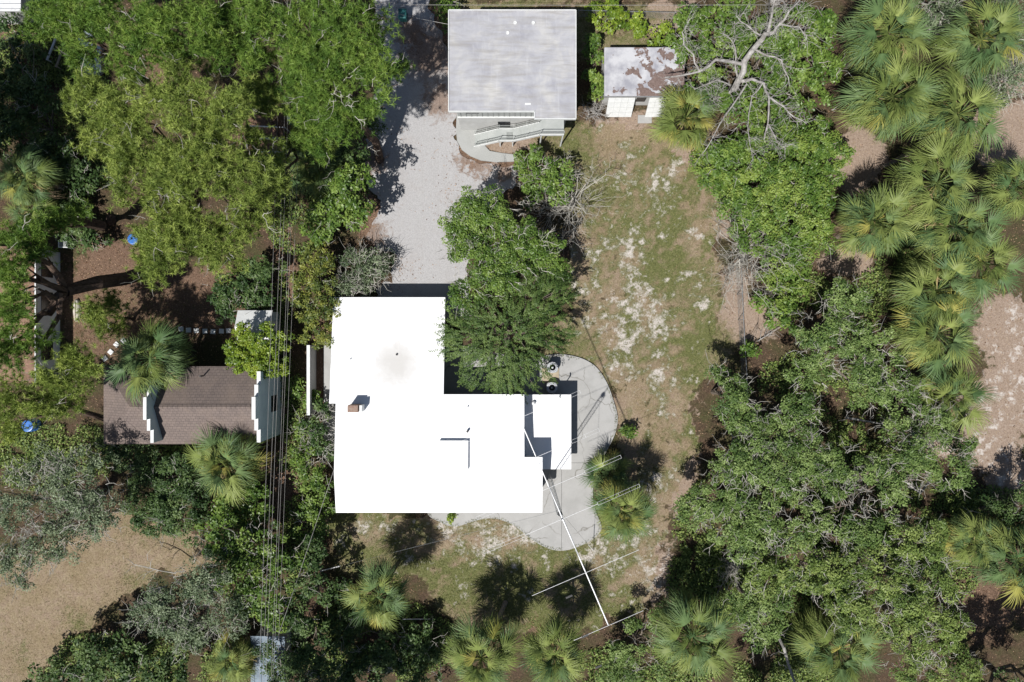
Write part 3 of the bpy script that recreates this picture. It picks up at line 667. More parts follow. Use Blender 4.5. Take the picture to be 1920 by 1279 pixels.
# ------------------------------------------------------------------ rotary beam antenna on its lattice tower
ZB = 14.6
tb = P(1053, 974, ZB); an = empty('radio_antenna', (tb.x, tb.y, 0)); tag(an, 'tall white beam antenna with crossing rods on a thin lattice tower over the patio', 'antenna')
legs = [(tb.x + .2 * math.cos(t), tb.y + .2 * math.sin(t)) for t in (math.pi / 2, math.pi / 2 + 2.094, math.pi / 2 + 4.189)]
for x, y in legs: MB(an.location).tube([(x, y, .05), (x, y, 13.2)], .022, 6).build('tower_leg', M['metal'], an)
mb = MB(an.location)
for k in range(28):
    z = .2 + k * .465
    for i in range(3):
        a, b = legs[i], legs[(i + 1) % 3]; mb.tube([(*a, z), (*b, z + .46)], .009, 4)
mb.build('lattice_bracing', M['metal'], an)
MB(an.location).tube([(tb.x, tb.y, 12.6), (tb.x, tb.y, ZB + .25)], .035, 8).build('mast', M['metal'], an)
MB(an.location).lathe(tb.x, tb.y, [(.12, 12.9), (.16, 13.0), (.16, 13.25), (.1, 13.4)], 12).build('rotator', M['black'], an)
MB(an.location).box(tb.x - .45, tb.x + .45, tb.y - .45, tb.y + .45, -.1, .12).build('footing', M['patio'], an)
b0, b1 = P(974, 784, ZB), P(1141, 1173, ZB); bd = (b1 - b0).normalized(); bn = Vector((-bd.y, bd.x, 0)); bn = bn if bn.x > 0 else -bn
mb = MB(an.location); mb.tube([b0, b0.lerp(b1, .45)], .038, 8); mb.tube([b0.lerp(b1, .44), b0.lerp(b1, .62)], .05, 8); mb.tube([b0.lerp(b1, .61), b1], .042, 8); mb.build('boom', M['alum'], an)
for (px_, py_, L2) in ((974, 784, 4.2), (1004, 858, 4.4), (1029, 915, 5.0), (1053, 974, 5.4), (1098, 1074, 3.7), (1141, 1173, 2.4)):
    c = P(px_, py_, ZB + .09); L1 = 2.5 if L2 > 4 else L2
    mb = MB(an.location); mb.tube([c - bn * L1, c + bn * L1], .014, 6)
    for s in ((1, -1) if L2 > 4 else ()):
        for off in (-.10, .10): mb.tube([c + bn * s * L1 + bd * off, c + bn * s * L2 + bd * off - Vector((0, 0, .12))], .008, 5)
        for t in (L1, (L1 + L2) / 2, L2): mb.tube([c + bn * s * t - bd * .11 - Vector((0, 0, .12 * (t - L1) / (L2 - L1))), c + bn * s * t + bd * .11 - Vector((0, 0, .12 * (t - L1) / (L2 - L1)))], .009, 5)
    el = mb.build('element', M['alum'], an)
    MB(an.location).beam(c - bn * .22 - Vector((0, 0, .03)), c + bn * .22 - Vector((0, 0, .03)), .09, .1).build('clamp', M['black'], el)
# boom stays
pk = Vector((tb.x, tb.y, ZB + .25))
for t in (.3, .7): MB(an.location).tube([pk, b0.lerp(b1, t)], .006, 4).build('stay', M['metal'], an)
for gx_, gy_, sleeve in ((600, 1071, True), (1113, 1033, False)):
    g_ = P(gx_, gy_, 0); t_ = Vector((tb.x, tb.y, 12.3))
    MB(an.location).tube([t_, g_], .009, 4).build('guy_wire', M['metal'], an)
    d_ = (t_ - g_).normalized(); MB(an.location).tube([g_ + d_ * .05, g_ + d_ * 2.6], .045 if sleeve else .03, 6).build('guy_guard', M['alum'], an)

# ------------------------------------------------------------------ air conditioners
pad = MB(); a = P(1016, 718, .15); b = P(1048, 690, .15); pad.box(a.x, b.x, a.y, b.y, .05, .16)
tag(pad.build('concrete_pad', M['tanpad']), 'tan concrete pad under the air conditioning units', 'pad')
def condenser(px_, py_, label, z0=.16):
    p = P(px_, py_, .9); r_ = empty('air_conditioner', (p.x, p.y, z0)); tag(r_, label, 'air conditioner', 'condenser units beside the annex')
    h = .45; bmx = MB((p.x, p.y, z0))
    sq = []
    for k in range(24):
        t = 2 * math.pi * k / 24; c_, s_ = math.cos(t), math.sin(t); e = 2 / 3.6
        sq.append((p.x + h * math.copysign(abs(c_) ** e, c_), p.y + h * math.copysign(abs(s_) ** e, s_)))
    bmx.prism(sq, z0, z0 + .78); bmx.build('casing', M['rail'], r_)
    rg = MB((p.x, p.y, z0)); rg.lathe(p.x, p.y, [(.46, z0 + .785), (.46, z0 + .83), (.36, z0 + .83), (.36, z0 + .79)], 24); rg.build('top_rim', M['metal'], r_)
    fan = MB((p.x, p.y, z0))
    for k in range(4):
        t = k * math.pi / 2 + .4; d = Vector((math.cos(t), math.sin(t), 0)); n_ = Vector((-d.y, d.x, 0)); c = Vector((p.x, p.y, z0 + .80))
        fan.add([c + d * .06 - n_ * .05, c + d * .33 - n_ * .12, c + d * .33 + n_ * .1 + Vector((0, 0, .03)), c + d * .06 + n_ * .05 + Vector((0, 0, .02))], [(0, 1, 2, 3)])
    fan.build('fan_blades', M['metal'], r_)
    g = MB((p.x, p.y, z0))
    for rr in (.1, .18, .26, .34): g.lathe(p.x, p.y, [(rr, z0 + .835), (rr + .008, z0 + .84), (rr, z0 + .845)], 20)
    g.build('grille', M['metal'], r_)
    MB((p.x, p.y, z0)).lathe(p.x, p.y, [(.09, z0 + .80), (.09, z0 + .85), (.03, z0 + .86)], 10).build('motor_cap', M['metal'], r_)
condenser(1036, 689, 'grey air conditioning unit standing in the sun at the pad edge')
condenser(1035, 727, 'grey air conditioning unit in shade beside the annex wall', .09)

# ------------------------------------------------------------------ power lines with their poles
def sag(a, b, s, n=14): return [a.lerp(b, k / n) - Vector((0, 0, s * 4 * (k / n) * (1 - k / n))) for k in range(n + 1)]
pt, pb_ = -420, 1420
def lin(x0, y0, x1, y1, y): return x0 + (x1 - x0) * (y - y0) / (y1 - y0)
W = [(513, 488, 10.2), (525, 495, 10.2), (531, 501, 10.2), (541, 511, 8.0), (545, 515, 7.6), (553, 522, 6.2)]
mids = []
for name_, py_ in (('utility_pole', pt), ('utility_pole', pb_)):
    q = P(lin(525, 410, 495, 1200, py_), py_, 10.0); mids.append(q)
for i, q in enumerate(mids):
    po = empty('utility_pole', (q.x, q.y, 0)); tag(po, ('wooden utility pole beyond the pines holding the power lines', 'wooden utility pole beyond the hut holding the power lines')[i], 'pole', 'poles of the power line')
    MB(po.location).tube([(q.x, q.y, -.2), (q.x, q.y, 10.6)], [.17, .12], 10).build('shaft', M['wood'], po)
    MB(po.location).beam((q.x - 1.0, q.y, 10.1), (q.x + 1.6, q.y, 10.1), .12, .12).build('crossarm', M['wood'], po)
for i, (xa, xb, z) in enumerate(W):
    a = P(lin(xa, 410, xb, 1200, pt), pt, z); b = P(lin(xa, 410, xb, 1200, pb_), pb_, z)
    lab = 'upper thin power line running over the hedge strip' if z > 9 else ('middle thin power line running over the hedge strip' if z > 7 else 'lowest thin power line running over the hedge strip')
    o = MB(a).tube(sag(a, b, .15), .009 if z > 7 else .008, 5).build('power_line', M['wire']); tag(o, lab, 'power line', 'power lines over the hedge strip' if z > 9 else 'lower lines over the hedge strip')
a = P(633, 860, 4.2); b = P(lin(553, 410, 522, 1200, 1190), 1190, 6.2)
o = MB(a).tube(sag(a, b, .1), .016, 5).build('service_cable', M['wire']); tag(o, 'slanting service cable from the power lines to the white house', 'cable')
a = P(843, 46, 6.0); b = P(690, 12, 7.5)
o = MB(a).tube(sag(a, b, .15), .014, 5).build('service_cable', M['wire']); tag(o, 'thin cable reaching the grey roofed house over the driveway', 'cable')
a = P(560, 8, 8); b = P(1500, 9, 8)
o = MB(a).tube(sag(a, b, .1), .013, 5).build('street_cable', M['wire']); tag(o, 'dark street cable crossing behind the grey roofed house', 'cable')
p = P(1042, 955, 12.0); a = P(1200, 1122, 5)

# ------------------------------------------------------------------ chain-link fences
def fence(name, pts, h, label, gap=2.6):
    w_ = [P(x, y, 0) for x, y in pts]; f = empty(name, w_[0]); tag(f, label, 'fence')
    L = 0; me0 = None
    for i in range(len(w_) - 1):
        a, b = w_[i], w_[i + 1]; d = (b - a); n_ = max(1, round(d.length / gap))
        for k in range(n_ + (1 if i == len(w_) - 2 else 0)):
            p = a.lerp(b, k / n_)
            if me0 is None: me0 = MB(p).tube([p - Vector((0, 0, .2)), p + Vector((0, 0, h + .05))], .035, 8).build('fence_post', M['metal'], f).data
            else: obj('fence_post', me0, None, f, p - f.location)
        MB(f.location).tube([a + Vector((0, 0, h)), b + Vector((0, 0, h))], .024, 6).build('top_rail', M['metal'], f)
        mb = MB(f.location); m_ = int(d.length / .16); hh = h - .06
        for k in range(m_):
            for s in (1, -1):
                t0 = k / m_; t1 = min(1, max(0, t0 + s * hh * .9 / d.length))
                mb.beam(a.lerp(b, t0) + Vector((0, 0, .03)), a.lerp(b, t1) + Vector((0, 0, .03 + hh * abs(t1 - t0) * d.length / (hh * .9))), .006)
        mb.build('chain_link_mesh', M['metal'], f)
fence('chain_link_fence', [(1380, 505), (1384, 600), (1390, 700), (1395, 810)], 1.35, 'grey chain link fence running down from the bare dead bush along the lawn')
fence('chain_link_fence', [(1082, 32), (1260, 36)], 1.2, 'grey chain link fence along the verge behind the garage')

# ------------------------------------------------------------------ smaller yard things
p = P(758, 36, 0); tbn = empty('trash_bin', p); tag(tbn, 'dark green wheeled trash bin standing on the pale driveway', 'bin')
mb = MB(p); mb.add([(p.x + s * .27, p.y + t * .3, 0.08) for s, t in ((-1, -1), (1, -1), (1, 1), (-1, 1))] + [(p.x + s * .34, p.y + t * .4, 1.0) for s, t in ((-1, -1), (1, -1), (1, 1), (-1, 1))],
    [(0, 3, 2, 1), (4, 5, 6, 7), (0, 1, 5, 4), (1, 2, 6, 5), (2, 3, 7, 6), (3, 0, 4, 7)]); mb.build('body', M['teal'], tbn, .03)
mb = MB(p); mb.add([(p.x - .37, p.y - .44, 1.002), (p.x + .37, p.y - .44, 1.002), (p.x + .37, p.y + .42, 1.002), (p.x - .37, p.y + .42, 1.002), (p.x - .3, p.y - .36, 1.09), (p.x + .3, p.y - .36, 1.09), (p.x + .3, p.y + .36, 1.12), (p.x - .3, p.y + .36, 1.12)],
    [(0, 3, 2, 1), (4, 5, 6, 7), (0, 1, 5, 4), (1, 2, 6, 5), (2, 3, 7, 6), (3, 0, 4, 7)]); mb.build('lid', M['teal'], tbn, .03)
MB(p).tube([(p.x - .3, p.y + .5, .95), (p.x + .3, p.y + .5, .95)], .02, 6).build('handle', M['black'], tbn)
for s in (-1, 1): MB(p).tube([(p.x + s * .24, p.y + .34, .11), (p.x + s * .3, p.y + .34, .11)], .11, 12).build('wheel', M['black'], tbn)
def drum(px_, py_, label, r0=.45):
    p = P(px_, py_, 0); d = empty('plastic_drum', p); tag(d, label, 'drum')
    MB(p).lathe(p.x, p.y, [(r0 * .9, 0), (r0, .1), (r0, .35), (r0 * 1.04, .4), (r0, .45), (r0, .75), (r0 * 1.04, .8), (r0, .85), (r0 * .93, 1.05)], 20).build('barrel', M['blue'], d)
    MB(p).lathe(p.x, p.y, [(r0 * .93, 1.052), (r0 * .96, 1.09), (r0 * .8, 1.11)], 20).build('lid', M['blue'], d)
    MB(p).lathe(p.x + .2, p.y, [(.06, 1.112), (.06, 1.15), (.03, 1.16)], 10).build('bung', M['blue'], d)
drum(68, 796, 'bright blue plastic drum below the littered roof house', .5); drum(262, 452, 'small blue plastic drum at the edge of the tall yellow green pine')
ss = None
for k, (x, y) in enumerate([(339, 617), (353, 619), (368, 620), (384, 621), (399, 622), (415, 621), (428, 620)]):
    p = P(x, y, .05); mb = MB(p); s = .2
    if ss is None: o = mb.prism([(p.x - s, p.y - s), (p.x + s, p.y - s), (p.x + s, p.y + s), (p.x - s, p.y + s)], -.1, .06).build('stepping_stone', M['trim'], None, .02); ss = o
    else: o = ss.copy(); C.objects.link(o); o.location = p; o.rotation_euler.z = rng.uniform(-.12, .12)
    tag(o, 'square white stepping stone in the row leading to the small white shed', 'stepping stone', 'stepping stones in the row to the shed')
for k, (x, y) in enumerate([(196, 672), (207, 660), (218, 646), (231, 639)]):
    o = ss.copy(); C.objects.link(o); o.location = P(x, y, .05); o.rotation_euler.z = .75 + rng.uniform(-.15, .15)
    tag(o, 'square white stepping stone in the slanting row beside the shaded fan palm', 'stepping stone', 'stepping stones in the slanting row')
# pale board, condenser box by the pine house
p = P(143, 582, .15); bo = empty('canoe', (p.x, p.y, 0)); tag(bo, 'pale weathered upturned canoe lying beside the littered roof house', 'canoe')
prof = [(-.95, .05), (-.8, .2), (-.4, .31), (0, .34), (.4, .31), (.8, .18), (.95, .05)]
vs = []; fs = []
for y, hw in prof: vs += [(p.x - hw, p.y + y, -.02), (p.x - hw * .75, p.y + y, .2), (p.x, p.y + y, .3 - .06 * abs(y)), (p.x + hw * .75, p.y + y, .2), (p.x + hw, p.y + y, -.02)]
for i in range(6):
    for k in range(4): fs.append((i * 5 + k, i * 5 + k + 1, i * 5 + k + 6, i * 5 + k + 5))
fs += [(0, 1, 2, 3, 4)[::-1], (30, 31, 32, 33, 34)]
MB((p.x, p.y, 0)).add(vs, fs).build('hull', M['board'], bo, smooth=True)
MB((p.x, p.y, 0)).tube([(p.x, p.y - .93, .26), (p.x, p.y, .32), (p.x, p.y + .93, .26)], .02, 6).build('keel', M['wood'], bo)
p = P(122, 458, .6); ac = empty('air_conditioner', (p.x, p.y, 0)); tag(ac, 'grey boxy air conditioner with pale rim at the corner of the littered roof house', 'air conditioner')
MB((p.x, p.y, 0)).box(p.x - .4, p.x + .4, p.y - .3, p.y + .3, -.1, .8).build('casing', M['rail'], ac, .03)
f = MB((p.x, p.y, 0)); f.box(p.x - .42, p.x + .42, p.y - .32, p.y - .25, .802, .84); f.box(p.x - .42, p.x + .42, p.y + .25, p.y + .32, .802, .84); f.box(p.x - .42, p.x - .35, p.y - .25, p.y + .25, .802, .84); f.box(p.x + .35, p.x + .42, p.y - .25, p.y + .25, .802, .84); f.build('rim', M['alum'], ac)
# white pipe frame with littered sheet, navy cover
z = 2.0; fr = empty('canopy_frame', P(500, 262, 0)); tag(fr, 'white pipe canopy frame with leaf covered brown sheet under the pines', 'canopy')
k1, k2, k3, k4, k5, k6 = P(464, 236, z), P(534, 239, z), P(464, 258, z), P(532, 261, z), P(490, 285, z), P(532, 285, z)
for a, b, r_ in ((k1, k2, .05), (k3, k4, .09), (k5, k6, .07), (k4, k6, .05)): MB(fr.location).tube([a, b], r_, 8).build('frame_pipe', M['alum'], fr)
for a in (k1, k2, k3, k4, k5, k6): MB(fr.location).tube([Vector((a.x, a.y, -.1)), a], .04, 8).build('frame_leg', M['alum'], fr)
def sheet(a, b, c, d, name, mat, drop):
    N = 8; vs = []; fs = []
    for i in range(N + 1):
        for j in range(N + 1):
            u, v = i / N, j / N; p_ = a.lerp(b, u).lerp(d.lerp(c, u), v); vs.append(p_ - Vector((0, 0, .04 + drop * 16 * u * (1 - u) * v * (1 - v))))
    for i in range(N):
        for j in range(N): k = i * (N + 1) + j; fs.append((k, k + N + 1, k + N + 2, k + 1))
    return MB(fr.location).add(vs, fs).build(name, mat, fr)
sheet(k3, k1, k2, k4, 'roof_sheet', M['litter_roof'], .25); sheet(k5, P(490, 262, z), P(525, 262, z), P(525, 285, z), 'roof_sheet', M['litter_roof'], .2)
p = P(508, 298, .5); nv = empty('tarpaulin_bundle', (p.x, p.y, 0)); tag(nv, 'low dark navy tarpaulin covered bundle beside the white canopy frame', 'tarpaulin')
mb = MB((p.x, p.y, 0)); vs = []; fs = []
for i in range(9):
    for j in range(7):
        u, v = i / 8 * 2 - 1, j / 6 * 2 - 1; hz = max(0, (1 - u ** 4) * (1 - v ** 4)) ** .5 * (.75 + .12 * math.sin(5 * u + 3 * v)); vs.append((p.x + u * .75, p.y + v * .5, hz - .03))
for i in range(8):
    for j in range(6): k = i * 7 + j; fs.append((k, k + 7, k + 8, k + 1))
mb.add(vs, fs).build('cover', M['navy'], nv, smooth=True)
MB((p.x, p.y, 0)).tube([(p.x - .5, p.y - .5, .3), (p.x, p.y, .8), (p.x + .5, p.y + .5, .3)], .012, 5).build('rope', M['alum'], nv)
p = P(558, 224, .8); tk = empty('water_tank', (p.x, p.y, 0)); tag(tk, 'rounded teal tank with white lid beside the canopy frame', 'tank')
MB((p.x, p.y, 0)).lathe(p.x, p.y, [(.75, -.1), (.78, .5), (.74, 1.0), (.6, 1.25), (.4, 1.33)], 20).build('tank_body', M['teal'], tk, smooth=True)
MB((p.x, p.y, 0)).lathe(p.x - .3, p.y - .02, [(.42, 1.24), (.42, 1.36), (.3, 1.42), (.05, 1.44)], 16).build('tank_lid', M['trim'], tk)
# two rails at the pine yard edge
for (a, b, m_, lab, nm) in (((107, 66), (88, 113), M['alum'], 'white pipe rail in deep shade beside the silver car', 'pipe_rail'), ((127, 66), (105, 126), M['wood'], 'tan timber rail beside the silver car', 'timber_rail')):
    a, b = P(*a, .9), P(*b, .9); r_ = empty(nm, (a.x, a.y, 0)); tag(r_, lab, 'rail')
    MB(r_.location).beam(a, b, .14, .1).build('rail_bar', m_, r_)
    for t in (.03, .5, .97): c = a.lerp(b, t); MB(r_.location).tube([(c.x, c.y, -.1), (c.x, c.y, .85)], .05, 8).build('post', m_, r_)
# silver car nose-down under the pine
cc = P(168, 90, .8); ca = empty('parked_car', (cc.x, cc.y, 0)); tag(ca, 'silver car parked under the green pine boughs', 'car')
def loft(secs, name, mat, bev=0):
    vs = []; fs = []; n_ = len(secs[0])
    for s in secs: vs += [(cc.x + x, cc.y + y, z) for x, y, z in s]
    for i in range(len(secs) - 1):
        for k in range(n_ - 1): fs.append((i * n_ + k, i * n_ + k + 1, (i + 1) * n_ + k + 1, (i + 1) * n_ + k))
    fs += [tuple(range(n_))[::-1], tuple(range(len(vs) - n_, len(vs)))]
    return MB(ca.location).add(vs, fs).build(name, mat, ca, smooth=False)
def sec(y, hw, z0, z1, sh_=.8): return [(-hw, y, z0), (-hw, y, z0 + (z1 - z0) * .7), (-hw * sh_, y, z1), (hw * sh_, y, z1), (hw, y, z0 + (z1 - z0) * .7), (hw, y, z0)]
loft([sec(-2.15, .7, .35, .62), sec(-1.9, .85, .25, .78), sec(-.9, .88, .25, .95), sec(2.0, .88, .25, .98), sec(2.2, .8, .35, .8)], 'body', M['carpaint'])
loft([sec(-.85, .74, .93, .96, .95), sec(-.2, .70, .95, 1.42, .88), sec(1.5, .70, .95, 1.45, .88), sec(2.05, .72, .93, 1.0, .95)], 'cabin_glass', M['glass'])
loft([sec(-.18, .63, 1.422, 1.46, .9), sec(1.5, .63, 1.452, 1.49, .9)], 'roof', M['carpaint'])
for s in (-1, 1):
    for y in (-1.35, 1.35):
        wv = MB(ca.location).tube([(cc.x + s * .7, cc.y + y, .31), (cc.x + s * .9, cc.y + y, .31)], .31, 16).build('wheel', M['black'], ca)
        MB(ca.location).tube([(cc.x + s * .89, cc.y + y, .31), (cc.x + s * .91, cc.y + y, .31)], .18, 12).build('rim', M['alum'], wv)
    MB(ca.location).box(cc.x + s * .62 - .16, cc.x + s * .62 + .16, cc.y - 2.13, cc.y - 2.0, .55, .69).build('headlight', M['glass'], ca)
    MB(ca.location).box(cc.x + s * .93 - .08, cc.x + s * .93 + .08, cc.y - .75, cc.y - .6, .95, 1.08).build('mirror', M['carpaint'], ca)

# ------------------------------------------------------------------ foliage tools
def unit(v): return v / (np.linalg.norm(v, axis=1, keepdims=True) + 1e-9)
def leaf_quads(pos, d, nrm, L, Wd, bend=.15):
    side = unit(np.cross(d, nrm)); up = np.cross(side, d)
    L = L[:, None]; Wd = Wd[:, None]
    a = pos; b = pos + d * L * .45 + side * Wd * .5; c = pos + d * L - up * L * bend; e = pos + d * L * .45 - side * Wd * .5
    V = np.stack([a, b, c, e], 1).reshape(-1, 3); n = len(pos)
    return V, np.arange(4 * n).reshape(-1, 4)
def needle_tris(pos, d, L, Wd):
    n = len(pos); r = unit(rng.normal(size=(n, 3))); side = unit(np.cross(d, r))
    V = np.stack([pos - side * Wd[:, None] * .5, pos + side * Wd[:, None] * .5, pos + d * L[:, None]], 1).reshape(-1, 3)
    return V, np.arange(3 * n).reshape(-1, 3)
def world_blobs(blobs, flat):
    out = []
    for (px_, py_, rp, zt) in blobs:
        r = rp * (H - zt) / F; rz = min(max(r * flat, .5), zt * .6); c = A3(px_, py_, zt - rz); out.append((c, r, rz))
    return out
def clumps_of(wb, per_m2, gap=.0, inner=.25):
    cs = []
    for c, r, rz in wb:
        n = max(4, int(math.pi * r * r * per_m2)); k = int(n * (1 + inner))
        u = rng.random(k); th = rng.random(k) * 2 * math.pi
        rho = np.sqrt(u) * rng.uniform(.92, 1.06, k)
        edge = 1 + .22 * np.sin(th * 3 + c[0]) + .14 * np.sin(th * 7 + c[1] * 2)
        zz = np.sqrt(np.clip(1 - np.minimum(rho, 1) ** 2, 0, 1)); lay = np.where(np.arange(k) < n, rng.uniform(.72, 1.0, k), rng.uniform(.0, .6, k))
        p = np.stack([c[0] + rho * r * edge * .92 * np.cos(th), c[1] + rho * r * edge * .92 * np.sin(th), c[2] + rz * zz * lay + rng.normal(0, .12, k)], 1)
        cs.append(p)
    p = np.concatenate(cs)
    if gap > 0: p = p[fbm(p[:, 0] * .55, p[:, 1] * .55, 91) > gap]
    cen = np.mean([c for c, _, _ in wb], axis=0); p[:, 2] = np.maximum(p[:, 2], .25)
    return p, cen
STY = { # clumps/m2, leaves/clump, clump radius, L, W, up-bias
    'oak':   dict(per=3.2, n=80, rc=.42, L=(.12, .22), W=(.07, .12), up=.9, gap=.34),
    'broad': dict(per=2.0, n=60, rc=.42, L=(.17, .32), W=(.10, .19), up=.8, gap=.25),
    'vine':  dict(per=3.0, n=64, rc=.40, L=(.13, .25), W=(.08, .14), up=1.0, gap=.18),
    'croton': dict(per=5.0, n=40, rc=.26, L=(.16, .28), W=(.08, .13), up=.7, gap=.12),
    'lime':  dict(per=7.0, n=46, rc=.24, L=(.14, .24), W=(.08, .13), up=.8, gap=.0),
    'grey':  dict(per=3.4, n=64, rc=.45, L=(.12, .22), W=(.06, .10), up=.7, gap=.27),
}
def foliage(wb, style):
    if style == 'pine':
        p, cen = clumps_of(wb, 3.4, .28, .75); tv = rng.random(len(p))
        k = 7; p[:, 2] += (fbm(p[:, 0] * .8, p[:, 1] * .8, 63) - .5) * 2.2; t = np.repeat(p, k, 0) + rng.normal(0, 1, (len(p) * k, 3)) * np.array([.30, .30, .16]); tt = np.repeat(tv, k) * .55 + rng.random(len(t)) * .3
        m = 24; pos = np.repeat(t, m, 0); d = unit(rng.normal(size=(len(pos), 3)) + np.array([0, 0, .55]))
        V, Fc = needle_tris(pos, d, rng.uniform(.24, .44, len(pos)), rng.uniform(.03, .05, len(pos)))
        return V, Fc, np.repeat(np.repeat(tt, m) + rng.random(len(pos)) * .2, 3)
    if style == 'spray':
        p, cen = clumps_of(wb, 3.6, .0, .3); c0 = np.array([cen[0], cen[1], cen[2] - .5])
        out = unit(p - c0); S = 9; ns = len(p) * 2; pp = np.repeat(p, 2, 0); oo = unit(np.repeat(out, 2, 0) * np.array([1, 1, .5]) + rng.normal(0, .35, (ns, 3)) * np.array([1, 1, .3]))
        tv = np.repeat(rng.random(len(p)), 2); Ln = rng.uniform(.6, 1.25, ns); pos = []; dd = []; ti = []
        for k in range(S):
            t = k / (S - 1)
            q = pp + oo * (Ln * t)[:, None]; q = q.copy(); q[:, 2] += -.45 * Ln * t * t
            for sgn in (1, -1):
                d = oo.copy(); d[:, 2] -= .9 * t; side = np.stack([-oo[:, 1], oo[:, 0], np.zeros(ns)], 1)
                for rep in range(2):
                    pos.append(q + rng.normal(0, .035, (ns, 3))); dd.append(unit(d + side * sgn * .8 + rng.normal(0, .2, (ns, 3)))); ti.append(tv * .6 + rng.random(ns) * .4)
        pos = np.concatenate(pos); dd = np.concatenate(dd); n = len(pos)
        V, Fc = leaf_quads(pos, dd, unit(np.array([0, 0, 1.]) + rng.normal(0, .3, (n, 3))), rng.uniform(.10, .19, n), rng.uniform(.045, .075, n))
        return V, Fc, np.repeat(np.concatenate(ti), 4)
    s = STY[style]; p, cen = clumps_of(wb, s['per'], s['gap'], .3); n = s['n']; N = len(p) * n
    p[:, 2] += (fbm(p[:, 0] * .9, p[:, 1] * .9, 63) - .5) * 1.5 * min(1, cen[2] / 4); p[:, 2] = np.maximum(p[:, 2], .2)
    dirs = unit(rng.normal(size=(N, 3))); dirs[:, 2] = np.abs(dirs[:, 2]) * 1.0 - .25; dirs = unit(dirs)
    rad = s['rc'] * rng.uniform(.35, 1.0, N) ** .6 * np.repeat(rng.uniform(.65, 1.35, len(p)), n)
    pos = np.repeat(p, n, 0) + dirs * rad[:, None] * np.array([1, 1, .7])
    nrm = unit(dirs * .7 + np.array([0, 0, s['up']]) + rng.normal(0, .42, (N, 3)))
    d = unit(np.cross(nrm, rng.normal(size=(N, 3))) + dirs * .3)
    V, Fc = leaf_quads(pos, d, nrm, rng.uniform(*s['L'], N) * (sz := np.repeat(rng.uniform(.75, 1.2, len(p)), n)), rng.uniform(*s['W'], N) * sz, .18)
    tint = np.repeat(rng.random(len(p)), n) * .65 + rng.random(N) * .35
    return V, Fc, np.repeat(tint, 4)
def branch(pts, r0, r1, n=5):
    return (pts, list(np.linspace(r0, r1, len(pts))), n)
def tubes(mb, items):
    for pts, rad, n in items: mb.tube(pts, rad, n, cap=False)
def wob(a, b, k, amp):
    a = Vector(a); b = Vector(b); L = (b - a).length; out = []
    for i in range(k + 1):
        t = i / k; q = a.lerp(b, t)
        if 0 < i < k: q += Vector(rng.normal(0, amp * L, 3))
        out.append(q)
    return out
NT = [0]
def tree(name, label, cat, blobs, style, mat, base=None, tr=.22, twigs=.5, group=None, bark='bark', flat=.55, stems=None, twigmat=None, fk=None):
    wb = world_blobs(blobs, flat); cen = np.mean([c for c, _, _ in wb], axis=0)
    b = P(*base, 0) if base else Vector((cen[0], cen[1], 0)); b.z = -.08
    root = empty(name, b); tag(root, label, cat, group)
    V, Fc, tint = foliage(wb, style)
    me = npmesh('crown', V - np.array(b), [Fc], dict(tint=tint)); obj('crown', me, M[mat], root); NT[0] += len(Fc) * (2 if Fc.shape[1] == 4 else 1)
    mb = MB(b); it = []
    fork = Vector(b).lerp(Vector(cen), fk or ((.72 if style == 'pine' else .45) if cen[2] > 3 else .2))
    tp = wob(b, fork, 3, .03); it.append((tp, [tr * 1.25, tr * 1.05, tr, tr * .9], 8))
    for c, r, rz in wb:
        e = Vector(c) + Vector((0, 0, rz * .35)); lp = wob(fork, e, 4, .07); it.append((lp, [tr * .62, tr * .5, tr * .38, tr * .26, tr * .12], 6))
        for k in range(max(3, int(r * 2.2))):
            t = rng.uniform(.35, 1); s = lp[min(4, int(t * 4))]; th = rng.uniform(0, 6.283); rr = r * rng.uniform(.5, .98)
            e2 = Vector((c[0] + rr * math.cos(th), c[1] + rr * math.sin(th), c[2] + rz * math.sqrt(max(0, 1 - (rr / r) ** 2)) * .9))
            it.append((wob(s, e2, 3, .08), [tr * .2, tr * .15, tr * .1, .012], 4))
    tubes(mb, it); mb.build('trunk', M[bark], root)
    if twigs > 0:
        mb = MB(b); it = []
        for c, r, rz in wb:
            for k in range(int(math.pi * r * r * twigs * 1.5)):
                th = rng.uniform(0, 6.283); q = math.sqrt(rng.random()); rr = r * q
                s = Vector((c[0] + rr * math.cos(th), c[1] + rr * math.sin(th), c[2] + rz * math.sqrt(max(0, 1 - q * q)) * rng.uniform(.75, 1.0)))
                dv = Vector((math.cos(th) + rng.normal(0, .7), math.sin(th) + rng.normal(0, .7), rng.uniform(.1, .6))).normalized() * rng.uniform(.35, 1.0)
                pp = wob(s, s + dv, 3, .12); it.append((pp, [.024, .02, .014, .006], 3))
                for z in range(2):
                    q0 = pp[rng.integers(1, 3)]; d2 = (dv * .5 + Vector(rng.normal(0, .3, 3))); it.append((wob(q0, q0 + d2, 2, .12), [.018, .013, .006], 3))
        tubes(mb, it); tag(mb.build('twigs', M[twigmat or 'twig'], root), kind='stuff')
    return root

